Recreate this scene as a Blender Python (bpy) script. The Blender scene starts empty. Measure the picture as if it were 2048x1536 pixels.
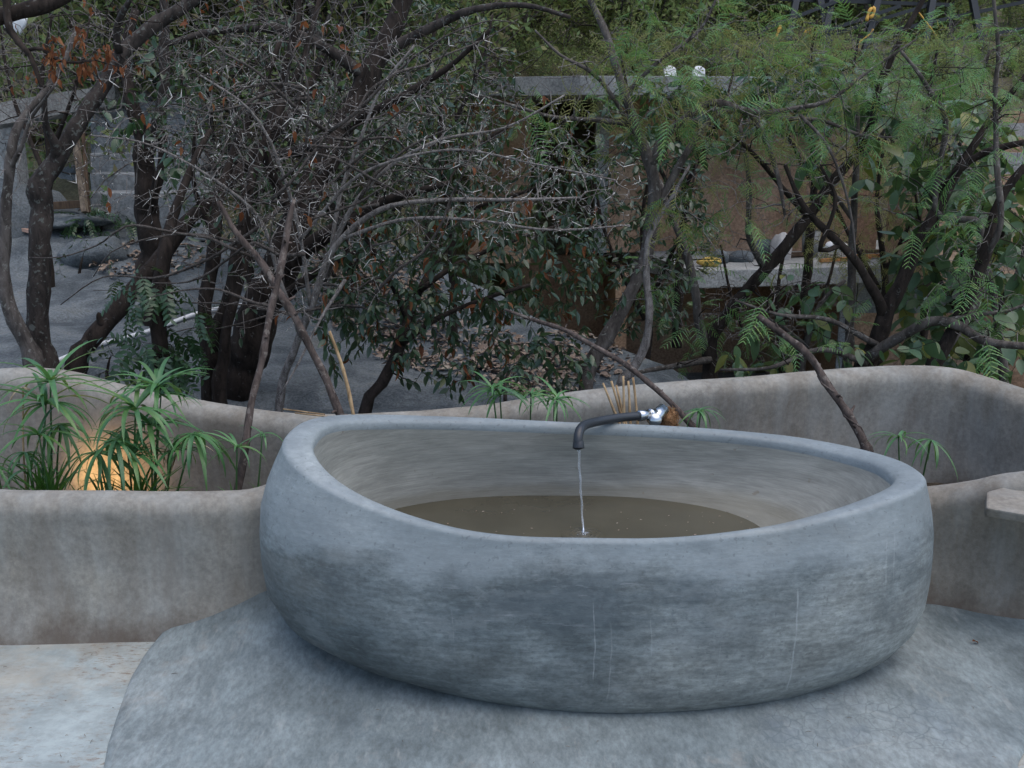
import bpy, math, random
import numpy as np
from mathutils import Vector, Matrix, noise
R = math.radians
rng = np.random.default_rng(7)
random.seed(7)
scene = bpy.context.scene
COL = scene.collection

# ------------------------------------------------------------------ camera, sky, sun, exposure
PITCH = R(14.0); CAMZ = 1.68; FPX = 2010.0
cam_d = bpy.data.cameras.new('camera'); cam_d.sensor_width = 36.0
cam_d.lens = 36.0 * FPX / 2048.0; cam_d.clip_end = 1000; cam_d.clip_start = 0.05
cam = bpy.data.objects.new('camera', cam_d); COL.objects.link(cam)
cam.location = (0, 0, CAMZ); cam.rotation_euler = (math.pi/2 - PITCH, 0, 0)
scene.camera = cam
SUN_EL, SUN_AZ = 72.0, 120.0      # azimuth measured from +Y towards +X
w = bpy.data.worlds.new('World'); scene.world = w; w.use_nodes = True
nt = w.node_tree; bg = nt.nodes['Background']
sky = nt.nodes.new('ShaderNodeTexSky'); sky.sky_type = 'NISHITA'; sky.sun_disc = False
sky.sun_elevation = R(SUN_EL); sky.sun_rotation = R(SUN_AZ); sky.air_density = 1.0; sky.dust_density = 2.0; sky.ozone_density = 0.2
nt.links.new(sky.outputs[0], bg.inputs[0]); bg.inputs[1].default_value = 0.13
sd = bpy.data.lights.new('sun', 'SUN'); sd.energy = 0.85; sd.angle = R(80); sd.color = (1.0, 0.98, 0.93)
so = bpy.data.objects.new('sun', sd); COL.objects.link(so)
sv = Vector((math.sin(R(SUN_AZ))*math.cos(R(SUN_EL)), math.cos(R(SUN_AZ))*math.cos(R(SUN_EL)), math.sin(R(SUN_EL))))
so.rotation_euler = sv.to_track_quat('Z', 'Y').to_euler(); so.location = (3, -4, 8)
vs = scene.view_settings; vs.view_transform = 'Standard'; vs.look = 'None'; vs.gamma = 1.0; vs.exposure = 0.95
vs.use_curve_mapping = False
scene.cycles.max_bounces = 6; scene.cycles.diffuse_bounces = 3; scene.cycles.adaptive_threshold = .02

CP, SP = math.cos(PITCH), math.sin(PITCH)
def at(px, py, Y):
    """a point of the place seen towards photograph pixel (px, py), at Y metres in front"""
    x = (px - 1024) / FPX; u = (768 - py) / FPX
    dy = CP + u*SP; dz = -SP + u*CP
    t = Y / dy
    return np.array([x*t, Y, CAMZ + dz*t])
def onz(px, py, z):
    x = (px - 1024) / FPX; u = (768 - py) / FPX
    dy = CP + u*SP; dz = -SP + u*CP
    t = (z - CAMZ) / dz
    return np.array([x*t, dy*t, z])
def depth(p): return p[1]*CP - (p[2]-CAMZ)*SP
def proj(P):
    P = np.atleast_2d(P); d = P[:, 1]*CP - (P[:, 2]-CAMZ)*SP
    u = P[:, 1]*SP + (P[:, 2]-CAMZ)*CP
    d = np.where(d < .1, .1, d)
    return 1024 + FPX*P[:, 0]/d, 768 - FPX*u/d, d

# ------------------------------------------------------------------ mesh helpers
ORG = {}
def org(o): return ORG.get(o.name, np.zeros(3)) if o else np.zeros(3)
class MB:
    def __init__(s): s.V = []; s.Q = []; s.T = []; s.n = 0
    def add(s, V, quads=None, tris=None):
        V = np.asarray(V, float).reshape(-1, 3); s.V.append(V)
        if quads is not None and len(quads): s.Q.append(np.asarray(quads, int).reshape(-1, 4) + s.n)
        if tris is not None and len(tris): s.T.append(np.asarray(tris, int).reshape(-1, 3) + s.n)
        s.n += len(V)
    def tube(s, P, rad, sides=6, cap=True, squash=None):
        P = np.asarray(P, float); n = len(P); rad = np.broadcast_to(np.asarray(rad, float), (n,))
        T = np.gradient(P, axis=0); T /= (np.linalg.norm(T, axis=1, keepdims=True) + 1e-9)
        ref = np.array([0, 0, 1.0]) if abs(T[:, 2]).mean() < .75 else np.array([1.0, 0.1, 0])
        A = np.cross(T, ref); A /= (np.linalg.norm(A, axis=1, keepdims=True) + 1e-9)
        B = np.cross(A, T)
        a = np.arange(sides)*2*math.pi/sides
        ring = A[:, None, :]*np.cos(a)[None, :, None] + B[:, None, :]*np.sin(a)[None, :, None]
        V = P[:, None, :] + ring*rad[:, None, None]
        i = np.arange(n-1)[:, None]*sides; j = np.arange(sides)[None, :]; k = (j+1) % sides
        Q = np.stack([i+j, i+k, i+sides+k, i+sides+j], -1).reshape(-1, 4)
        V = V.reshape(-1, 3); tr = []
        if cap:
            V = np.vstack([V, P[0], P[-1]]); c0 = n*sides; c1 = c0+1; l = (n-1)*sides
            for jj in range(sides):
                kk = (jj+1) % sides; tr += [(c0, kk, jj), (c1, l+jj, l+kk)]
        s.add(V, Q, tr)
    def box(s, x0, x1, y0, y1, z0, z1, M=None):
        V = np.array([(x, y, z) for z in (z0, z1) for y in (y0, y1) for x in (x0, x1)], float)
        if M is not None: V = V @ np.array(M)[:3, :3].T + np.array(M)[:3, 3]
        s.add(V, [(0,2,3,1),(4,5,7,6),(0,1,5,4),(1,3,7,5),(3,2,6,7),(2,0,4,6)])
    def bar(s, a, b, wx, wz, up=(0,0,1)):
        a = np.array(a, float); b = np.array(b, float); d = b-a; L = np.linalg.norm(d); d /= L
        x = np.cross(d, up); x /= np.linalg.norm(x)+1e-9; z = np.cross(x, d)
        V = []
        for p in (a, b):
            for sx, sz in ((-1,-1),(1,-1),(1,1),(-1,1)): V.append(p + x*sx*wx/2 + z*sz*wz/2)
        s.add(V, [(0,1,2,3),(7,6,5,4),(0,4,5,1),(1,5,6,2),(2,6,7,3),(3,7,4,0)])
    def grid(s, V, nu, nv, closeu=False):
        """V in order v*nu+u"""
        Q = []
        for v in range(nv-1):
            for u in range(nu if closeu else nu-1):
                u2 = (u+1) % nu; Q.append((v*nu+u, v*nu+u2, (v+1)*nu+u2, (v+1)*nu+u))
        s.add(V, Q)
    def mesh(s, name, off=None, smooth=True):
        V = np.vstack(s.V) if s.V else np.zeros((0, 3))
        if off is not None: V = V - off
        me = bpy.data.meshes.new(name)
        Q = np.vstack(s.Q) if s.Q else np.zeros((0, 4), int); T = np.vstack(s.T) if s.T else np.zeros((0, 3), int)
        me.vertices.add(len(V)); me.vertices.foreach_set('co', V.astype(np.float32).ravel())
        me.loops.add(Q.size + T.size); me.loops.foreach_set('vertex_index', np.concatenate([Q.ravel(), T.ravel()]).astype(np.int32))
        me.polygons.add(len(Q)+len(T))
        st = np.concatenate([np.arange(len(Q))*4, Q.size + np.arange(len(T))*3]).astype(np.int32)
        me.polygons.foreach_set('loop_start', st)
        me.polygons.foreach_set('use_smooth', np.full(len(Q)+len(T), smooth))
        me.update(calc_edges=True); me.validate()
        return me
    def build(s, name, mat, parent=None, smooth=True, kind=None, label=None):
        off = org(parent)
        o = bpy.data.objects.new(name, s.mesh(name, off, smooth)); COL.objects.link(o)
        if mat: o.data.materials.append(mat)
        if parent: o.parent = parent
        ORG[o.name] = off
        if kind: o['kind'] = kind
        if label: o['label'] = label
        return o
def thing(name, label, cat, loc=(0,0,0), group=None):
    o = bpy.data.objects.new(name, None); COL.objects.link(o); o.location = Vector(loc); o.empty_display_size = .1
    ORG[o.name] = np.array(loc, float); tag(o, label, cat, group); return o
def tag(o, label=None, cat=None, group=None, kind=None):
    if label: o['label'] = label
    if cat: o['category'] = cat
    if group: o['group'] = group
    if kind: o['kind'] = kind
    return o
def crom(P, step=.05):
    """smooth path through the points, with extra columns carried along"""
    P = np.asarray(P, float); n = len(P)
    E = np.vstack([2*P[0]-P[1], P, 2*P[-1]-P[-2]]); out = []
    for i in range(n-1):
        a, b, c, d = E[i:i+4]; m = max(2, int(np.linalg.norm((c-b)[:3])/step))
        t = (np.arange(m)/m)[:, None]
        out.append(.5*(2*b + (c-a)*t + (2*a-5*b+4*c-d)*t**2 + (3*b-a-3*c+d)*t**3))
    out.append(P[-1:]); return np.vstack(out)
def nz(x, y, z, s=1.0): return noise.noise(Vector((x*s, y*s, z*s)))
def bevel(o, wd=.01, seg=2):
    m = o.modifiers.new('bevel', 'BEVEL'); m.width = wd; m.segments = seg; m.limit_method = 'ANGLE'; return o

# ------------------------------------------------------------------ materials
class NG:
    def __init__(s, name):
        s.m = bpy.data.materials.new(name); s.m.use_nodes = True; s.t = s.m.node_tree
        s.b = s.t.nodes['Principled BSDF']; s.out = s.t.nodes['Material Output']
        s.tc = s.t.nodes.new('ShaderNodeTexCoord').outputs['Object']
    def n(s, typ, **kw):
        nd = s.t.nodes.new(typ)
        for k, v in kw.items(): setattr(nd, k, v)
        return nd
    def l(s, a, b): s.t.links.new(a, b)
    def noise(s, scale=5, detail=6, rough=.6, stretch=(1,1,1), dist=0, vec=None, off=(0,0,0), rot=(0,0,0)):
        mp = s.n('ShaderNodeMapping'); mp.inputs['Scale'].default_value = stretch; mp.inputs['Location'].default_value = off
        mp.inputs['Rotation'].default_value = rot
        s.l(vec or s.tc, mp.inputs[0]); t = s.n('ShaderNodeTexNoise'); s.l(mp.outputs[0], t.inputs['Vector'])
        t.inputs['Scale'].default_value = scale; t.inputs['Detail'].default_value = detail
        t.inputs['Roughness'].default_value = rough; t.inputs['Distortion'].default_value = dist
        return t.outputs['Fac']
    def ramp(s, fac, stops, interp='LINEAR'):
        r = s.n('ShaderNodeValToRGB'); r.color_ramp.interpolation = interp; e = r.color_ramp.elements
        while len(e) < len(stops): e.new(.5)
        for q, (p, c) in zip(e, stops):
            q.position = p
            q.color = (c, c, c, 1) if isinstance(c, (int, float)) else (*c, 1)
        s.l(fac, r.inputs[0]); return r.outputs[0]
    def mix(s, fac, a, b, typ='MIX'):
        m = s.n('ShaderNodeMix'); m.data_type = 'RGBA'; m.blend_type = typ
        for v, i in ((fac, 0), (a, 6), (b, 7)):
            if isinstance(v, (int, float)): m.inputs[i].default_value = v
            elif isinstance(v, tuple): m.inputs[i].default_value = (*v, 1)
            else: s.l(v, m.inputs[i])
        return m.outputs[2]
    def math(s, op, a, b=0, c=0):
        m = s.n('ShaderNodeMath'); m.operation = op; m.use_clamp = False
        for v, i in ((a, 0), (b, 1), (c, 2)):
            if isinstance(v, (int, float)): m.inputs[i].default_value = v
            else: s.l(v, m.inputs[i])
        return m.outputs[0]
    def sep(s):
        x = s.n('ShaderNodeSeparateXYZ'); s.l(s.tc, x.inputs[0]); return x.outputs
    def bump(s, h, strength=.3, dist=.01, prev=None):
        b = s.n('ShaderNodeBump'); b.inputs['Strength'].default_value = strength; b.inputs['Distance'].default_value = dist
        s.l(h, b.inputs['Height'])
        if prev is not None: s.l(prev, b.inputs['Normal'])
        return b.outputs[0]
    def done(s, col=None, rough=.8, spec=.3, nrm=None, metal=0):
        if col is not None:
            if isinstance(col, tuple): s.b.inputs['Base Color'].default_value = (*col, 1)
            else: s.l(col, s.b.inputs['Base Color'])
        if isinstance(rough, (int, float)): s.b.inputs['Roughness'].default_value = rough
        else: s.l(rough, s.b.inputs['Roughness'])
        s.b.inputs['Specular IOR Level'].default_value = spec; s.b.inputs['Metallic'].default_value = metal
        if nrm is not None: s.l(nrm, s.b.inputs['Normal'])
        return s.m

def m_tub():
    g = NG('tub_cement')
    a = g.noise(1.25, 5, .5, (1, 1, 1.5), .1)
    b = g.noise(4.2, 9, .68, (.9, .9, 1.7), .15, off=(3, 1, 2))
    c = g.noise(55, 6, .7, (.8, .8, 1.3))
    base = g.ramp(a, [(.38, (0.0794, 0.0968, 0.1019)), (.46, (0.1141, 0.1339, 0.1382)), (.54, (0.1579, 0.1782, 0.1784)), (.64, (0.2087, 0.2256, 0.2176))])
    col = g.mix(.40, base, g.ramp(b, [(.38, .20), (.5, .50), (.62, .82)]), 'OVERLAY')
    col = g.mix(.38, col, g.ramp(c, [(.38, .24), (.62, .78)]), 'OVERLAY')
    # trowel strokes
    tw = g.ramp(g.noise(15, 7, .72, (.55, .55, 4.2), .05, off=(2, 7, 3), rot=(0, .18, 0)), [(.42, .22), (.5, .5), (.60, .80)])
    col = g.mix(.24, col, tw, 'OVERLAY')
    # ragged darker patches with crisp edges
    pt = g.ramp(g.noise(3.1, 9, .72, (.9, .9, 1.5), .1, off=(6, 2, 8)), [(.53, 0), (.565, 1)])
    col = g.mix(g.math('MULTIPLY', pt, .22), col, (.070, .086, .094))
    pl = g.ramp(g.noise(3.6, 9, .72, (.9, .9, 1.8), .1, off=(1, 9, 4)), [(.56, 0), (.60, 1)])
    col = g.mix(g.math('MULTIPLY', pl, .22), col, (.26, .283, .29))
    # colour paler towards the rim, with a ragged lower edge
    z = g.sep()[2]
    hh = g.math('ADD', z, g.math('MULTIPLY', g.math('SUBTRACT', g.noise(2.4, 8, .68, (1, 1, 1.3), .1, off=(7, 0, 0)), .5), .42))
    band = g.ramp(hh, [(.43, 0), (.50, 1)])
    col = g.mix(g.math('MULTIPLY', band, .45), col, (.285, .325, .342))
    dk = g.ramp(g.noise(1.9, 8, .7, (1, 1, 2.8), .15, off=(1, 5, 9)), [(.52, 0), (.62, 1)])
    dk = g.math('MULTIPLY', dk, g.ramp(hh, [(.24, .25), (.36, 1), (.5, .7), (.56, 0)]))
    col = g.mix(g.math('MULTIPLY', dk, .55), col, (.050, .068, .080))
    # small dark grains and ragged spots
    sp = g.ramp(g.noise(12, 8, .75, (1, 1, 1.3), .1, off=(4, 4, 1)), [(.62, 0), (.70, 1)])
    col = g.mix(g.math('MULTIPLY', sp, .45), col, (.07, .085, .10))
    ph = g.ramp(g.noise(75, 2, .4, off=(1, 3, 3)), [(.66, 0), (.70, 1)])
    col = g.mix(g.math('MULTIPLY', ph, .32), col, (.06, .068, .072))
    # pale water-drip lines down the front
    q = g.sep(); wob = g.math('MULTIPLY', g.math('SUBTRACT', g.noise(5, 3, .5, (.2, .2, 1)), .5), .035); brk = g.ramp(g.noise(26, 4, .6, (.3, .3, 1), off=(0, 3, 0)), [(.40, .15), (.55, 1)])
    front = g.math('LESS_THAN', q[1], 0); tot = None
    for k, (px, z0, z1, wd, st) in enumerate([(1186, .17, .36, .0022, .75), (1219, .10, .30, .0030, .5), (1299, .18, .33, .0022, .4), (1597, .10, .40, .0036, .85), (1762, .17, .33, .0026, .45), (905, .22, .34, .002, .3), (1440, .12, .25, .002, .3), (1795, .40, .50, .004, .5), (1815, .42, .52, .003, .4)]):
        xk = at(px, 1230, 2.62)[0] - .291
        d_ = g.math('ABSOLUTE', g.math('SUBTRACT', g.math('ADD', q[0], wob), xk)); ln = g.math('SUBTRACT', 1, g.math('MINIMUM', g.math('DIVIDE', d_, wd), 1))
        win = g.math('MULTIPLY', g.ramp(q[2], [(max(0, z0-.03), 0), (z0, 1)]), g.ramp(q[2], [(z1, 1), (z1+.04, 0)])); ln = g.math('MULTIPLY', g.math('MULTIPLY', ln, win), st)
        tot = ln if tot is None else g.math('MAXIMUM', tot, ln)
    col = g.mix(g.math('MULTIPLY', g.math('MULTIPLY', g.math('MULTIPLY', tot, .7), brk), front), col, (.38, .405, .41))
    # scuff strokes
    sc = g.ramp(g.noise(9, 5, .7, (.7, .7, 6), .2, off=(9, 2, 4), rot=(0, .45, 0)), [(.63, 0), (.71, 1)])
    col = g.mix(g.math('MULTIPLY', sc, .32), col, (.34, .36, .38))
    rs = g.ramp(g.noise(1.7, 5, .6, (1, 1, 2), .3, off=(11, 3, 0)), [(.60, 0), (.76, 1)])
    col = g.mix(g.math('MULTIPLY', rs, .45), col, (.15, .15, .135))
    nr = g.bump(g.noise(7, 4, .55, (.7, .7, 2.5)), .16, .015)
    nr = g.bump(g.noise(90, 4, .6, (.5, .5, 1.5)), .18, .004, nr)
    return g.done(col, g.ramp(b, [(.3, .48), (.7, .72)]), .38, nr)
def m_tubin():
    g = NG('tub_inside_plaster')
    a = g.noise(1.8, 6, .6, (1, 1, 2), .4); b = g.noise(7, 8, .7, (.6, .6, 4), .4, off=(2, 2, 2))
    base = g.ramp(a, [(.3, (0.174, 0.177, 0.160)), (.5, (0.223, 0.226, 0.204)), (.7, (0.266, 0.264, 0.239))])
    col = g.mix(.34, base, g.ramp(b, [(.38, .28), (.62, .72)]), 'OVERLAY')
    br = g.ramp(g.noise(26, 4, .6, (.4, .4, 9)), [(.35, .38), (.65, .62)])
    col = g.mix(.45, col, br, 'OVERLAY')
    z = g.sep()[2]
    wl = g.ramp(g.math('ADD', z, g.math('MULTIPLY', g.math('SUBTRACT', g.noise(4, 5, .6), .5), .05)), [(.385, 1), (.41, 0)])
    col = g.mix(g.math('MULTIPLY', wl, .5), col, (0.127, 0.115, 0.084))
    spk = g.ramp(g.noise(30, 3, .5, off=(1, 7, 1)), [(.70, 0), (.75, 1)])
    col = g.mix(g.math('MULTIPLY', spk, .5), col, (0.137, 0.110, 0.079))
    nr = g.bump(g.noise(40, 4, .6, (.3, .3, 4)), .2, .005)
    return g.done(col, .75, .25, nr)
def m_plaster(name, warm=1.0, seed=0):
    g = NG(name)
    a = g.noise(1.1, 6, .55, (1, 1, 1), .1, off=(seed, 0, 0)); b = g.noise(5, 8, .68, (1.2, 1.2, .9), .1, off=(seed, 3, 1))
    base = g.ramp(a, [(.30, (0.163, 0.146, 0.122)), (.45, (0.207, 0.189, 0.160)), (.58, (0.231, 0.223, 0.200)), (.72, (0.277, 0.257, 0.214))])
    col = g.mix(.28, base, g.ramp(b, [(.38, .24), (.5, .5), (.62, .76)]), 'OVERLAY')
    col = g.mix(.32, col, g.ramp(g.noise(48, 7, .72, off=(seed, 6, 6)), [(.38, .25), (.62, .76)]), 'OVERLAY')
    # vertical seep marks
    v = g.ramp(g.noise(7, 5, .65, (1.6, 1.6, .22), .3, off=(seed, 9, 0)), [(.45, 0), (.66, 1)])
    col = g.mix(g.math('MULTIPLY', v, .28), col, (.33, .345, .335))
    v2 = g.ramp(g.noise(5, 5, .65, (1.5, 1.5, .3), .3, off=(seed+4, 2, 0)), [(.5, 0), (.7, 1)])
    col = g.mix(g.math('MULTIPLY', v2, .45), col, (.13, .105, .083))
    # damp brown tide mark along the foot
    z = g.sep()[2]
    hz = g.math('ADD', z, g.math('MULTIPLY', g.math('SUBTRACT', g.noise(6, 7, .75, (1, 1, .8), off=(seed, 1, 6)), .5), .36))
    foot = g.ramp(hz, [(-.01, 1), (.13, 0)])
    col = g.mix(g.math('MULTIPLY', foot, .75), col, (.085, .062, .046))
    sp = g.ramp(g.noise(22, 5, .6, off=(seed, 5, 5)), [(.68, 0), (.75, 1)])
    col = g.mix(g.math('MULTIPLY', sp, .3), col, (.16, .14, .12))
    ck = g.n('ShaderNodeTexVoronoi', feature='DISTANCE_TO_EDGE'); ck.inputs['Scale'].default_value = 17
    g.l(g.tc, ck.inputs['Vector'])
    cm = g.math('MULTIPLY', g.ramp(ck.outputs['Distance'], [(.0, 1), (.045, 0)]), g.ramp(g.noise(1.6, 3, .5, off=(seed, 8, 3)), [(.60, 0), (.68, 1)]))
    col = g.mix(g.math('MULTIPLY', cm, .4), col, (.13, .12, .11))
    if seed == 0:  # dark hollow at the wall foot, its shade painted into the plaster colour
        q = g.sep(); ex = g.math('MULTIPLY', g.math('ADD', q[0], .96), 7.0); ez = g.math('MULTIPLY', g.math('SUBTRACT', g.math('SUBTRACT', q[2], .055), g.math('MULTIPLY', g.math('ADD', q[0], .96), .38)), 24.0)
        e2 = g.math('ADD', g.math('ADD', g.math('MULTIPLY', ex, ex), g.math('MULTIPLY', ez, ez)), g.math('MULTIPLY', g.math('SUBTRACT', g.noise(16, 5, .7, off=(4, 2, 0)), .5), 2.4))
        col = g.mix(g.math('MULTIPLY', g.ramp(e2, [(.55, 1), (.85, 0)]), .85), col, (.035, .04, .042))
    nr = g.bump(b, .25, .02); nr = g.bump(g.noise(70, 4, .6), .15, .004, nr)
    return g.done(col, .8, .25, nr)
def m_apron():
    g = NG('apron_cement')
    a = g.noise(1.3, 6, .55, (1, 1, 1), .1); b = g.noise(6.5, 9, .70, (1.2, .8, 1), .1, off=(3, 3, 0), rot=(0, 0, .6))
    base = g.ramp(a, [(.3, (0.107, 0.130, 0.137)), (.48, (0.149, 0.177, 0.182)), (.62, (0.196, 0.225, 0.228)), (.76, (0.244, 0.267, 0.262))])
    col = g.mix(.36, base, g.ramp(b, [(.38, .22), (.5, .51), (.62, .80)]), 'OVERLAY')
    col = g.mix(.34, col, g.ramp(g.noise(42, 8, .74, (1.5, .7, 1), off=(6, 6, 1), rot=(0, 0, .6)), [(.38, .22), (.62, .80)]), 'OVERLAY')
    st = g.ramp(g.noise(16, 6, .7, (1.6, .45, 1), .3, off=(1, 0, 2), rot=(0, 0, .7)), [(.56, 0), (.72, 1)])
    col = g.mix(g.math('MULTIPLY', st, .4), col, (0.336, 0.352, 0.340))
    pk = g.ramp(g.noise(3.4, 6, .7, off=(8, 1, 0)), [(.60, 0), (.74, 1)])
    col = g.mix(g.math('MULTIPLY', pk, .45), col, (0.307, 0.270, 0.227))
    dk = g.ramp(g.noise(2.6, 8, .72, off=(2, 6, 0), dist=.1), [(.56, 0), (.70, 1)])
    col = g.mix(g.math('MULTIPLY', dk, .62), col, (0.072, 0.092, 0.105))
    # crazing beside the tub's right foot, in a damp patch
    xyz = g.sep()
    dx = g.math('SUBTRACT', xyz[0], 1.02); dy = g.math('SUBTRACT', xyz[1], 2.60)
    d2 = g.math('ADD', g.math('MULTIPLY', g.math('MULTIPLY', dx, dx), 1.0), g.math('MULTIPLY', g.math('MULTIPLY', dy, dy), 3.5))
    d2 = g.math('ADD', d2, g.math('MULTIPLY', g.math('SUBTRACT', g.noise(3.5, 4, .6, off=(5, 5, 5)), .5), .5))
    msk = g.ramp(d2, [(.03, 1), (.15, 0)])
    wn = g.n('ShaderNodeTexNoise'); wn.inputs['Scale'].default_value = 6; g.l(g.tc, wn.inputs['Vector'])
    wv = g.n('ShaderNodeVectorMath'); wv.operation = 'MULTIPLY_ADD'; wv.inputs[1].default_value = (.1, .1, .1)
    g.l(wn.outputs['Color'], wv.inputs[0]); g.l(g.tc, wv.inputs[2])
    ck = g.n('ShaderNodeTexVoronoi', feature='DISTANCE_TO_EDGE'); ck.inputs['Scale'].default_value = 23
    g.l(wv.outputs[0], ck.inputs['Vector'])
    cr = g.math('MULTIPLY', g.ramp(ck.outputs['Distance'], [(.0, 1), (.06, 0)]), msk)
    damp = g.math('MULTIPLY', msk, g.ramp(g.noise(5, 6, .7, off=(2, 2, 7)), [(.42, 0), (.62, 1)]))
    col = g.mix(g.math('MULTIPLY', damp, .55), col, (0.144, 0.178, 0.206))
    col = g.mix(g.math('MULTIPLY', cr, .55), col, (0.086, 0.107, 0.113))
    ln = g.n('ShaderNodeTexVoronoi', feature='DISTANCE_TO_EDGE'); ln.inputs['Scale'].default_value = 2.7
    g.l(wv.outputs[0], ln.inputs['Vector'])
    lm = g.math('MULTIPLY', g.ramp(ln.outputs['Distance'], [(.0, 1), (.014, 0)]), g.ramp(g.noise(2.6, 3, .5, off=(0, 6, 2)), [(.56, 0), (.66, 1)]))
    col = g.mix(g.math('MULTIPLY', lm, .22), col, (0.384, 0.383, 0.350))
    nr = g.bump(b, .3, .012); nr = g.bump(g.noise(60, 5, .65), .2, .004, nr)
    nr = g.bump(g.ramp(ck.outputs['Distance'], [(0, 0), (.06, 1)]), .12, .004, nr)
    return g.done(col, .7, .3, nr)
def m_floor():
    g = NG('pale_floor_cement')
    a = g.noise(1.6, 7, .6, dist=.1); b = g.noise(9, 8, .72, off=(3, 3, 0), dist=.1)
    base = g.ramp(a, [(.3, (0.226, 0.262, 0.263)), (.55, (0.291, 0.332, 0.330)), (.72, (0.339, 0.373, 0.360))])
    col = g.mix(.4, base, g.ramp(b, [(.38, .28), (.62, .72)]), 'OVERLAY')
    rd = g.ramp(g.noise(1.9, 8, .75, off=(1.2, .4, 0), dist=.3), [(.44, 0), (.60, 1)])
    col = g.mix(g.math('MULTIPLY', rd, .45), col, (0.331, 0.275, 0.204))
    rs = g.math('MULTIPLY', g.ramp(g.noise(40, 7, .75, (.7, 1.7, 1)), [(.52, 0), (.60, 1)]), g.ramp(g.noise(2.3, 5, .6, off=(6, 2, 0)), [(.42, 0), (.6, 1)]))
    col = g.mix(g.math('MULTIPLY', rs, .7), col, (0.156, 0.095, 0.061))
    dk = g.ramp(g.noise(3, 7, .7, off=(9, 4, 0)), [(.62, 0), (.70, 1)])
    col = g.mix(g.math('MULTIPLY', dk, .4), col, (0.248, 0.290, 0.316))
    nr = g.bump(b, .3, .008); nr = g.bump(g.noise(80, 5, .6), .25, .003, nr)
    return g.done(col, .82, .25, nr)
def m_rough(name, stops, scale=3, det=7, bump=.4, bd=.02, rough=.9, stretch=(1,1,1), fine=40, ov=.5):
    g = NG(name); a = g.noise(scale, det, .65, stretch, .4); b = g.noise(fine, 6, .65, stretch, off=(3, 1, 4))
    col = g.mix(ov, g.ramp(a, stops), g.ramp(b, [(.38, .22), (.62, .78)]), 'OVERLAY')
    nr = g.bump(a, bump*.6, bd*2); nr = g.bump(b, bump, bd*.4, nr)
    return g.done(col, rough, .2, nr)
def m_bark(name, dark, light, lichen=None, lam=.5, scale=18):
    g = NG(name); a = g.noise(scale, 7, .7, (1, 1, .35), .5); b = g.noise(4, 4, .6, off=(2, 8, 1))
    col = g.ramp(a, [(.38, dark), (.62, light)])
    col = g.mix(.4, col, g.ramp(b, [(.3, .3), (.7, .7)]), 'OVERLAY')
    if lichen:
        l = g.ramp(g.noise(34 if scale < 30 else 160, 3, .55, off=(5, 5, 5), dist=.5), [(lam-.02, 0), (lam+.04, 1)])
        col = g.mix(g.math('MULTIPLY', l, .55), col, lichen)
    return g.done(col, .9, .15, g.bump(a, .5, .01))
def m_leaf(name, cols, rough=.45, spec=.4, trans=.25, tcol=None):
    g = NG(name)
    oi = g.n('ShaderNodeObjectInfo').outputs['Random']; gi = g.n('ShaderNodeNewGeometry').outputs['Random Per Island']
    f = g.math('FRACT', g.math('ADD', oi, gi))
    n = len(cols); col = g.ramp(f, [(i/(n-1), c) for i, c in enumerate(cols)])
    col = g.mix(.3, col, g.ramp(g.noise(30, 3, .5), [(.3, .35), (.7, .65)]), 'OVERLAY')
    g.done(col, rough, spec)
    if trans > 0:
        t = g.n('ShaderNodeBsdfTranslucent'); g.l(g.mix(.6, col, tcol or (.12, .2, .03)), t.inputs['Color'])
        mx = g.n('ShaderNodeMixShader'); mx.inputs[0].default_value = trans
        g.l(g.b.outputs[0], mx.inputs[1]); g.l(t.outputs[0], mx.inputs[2]); g.l(mx.outputs[0], g.out.inputs['Surface'])
    return g.m
def m_plain(name, col, rough=.6, metal=0, spec=.4, var=.25, scale=20):
    g = NG(name); c = g.mix(var, col, g.ramp(g.noise(scale, 5, .6), [(.3, .25), (.7, .75)]), 'OVERLAY')
    return g.done(c, rough, spec, g.bump(g.noise(scale*3, 3, .5), .1, .004), metal)

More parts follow.
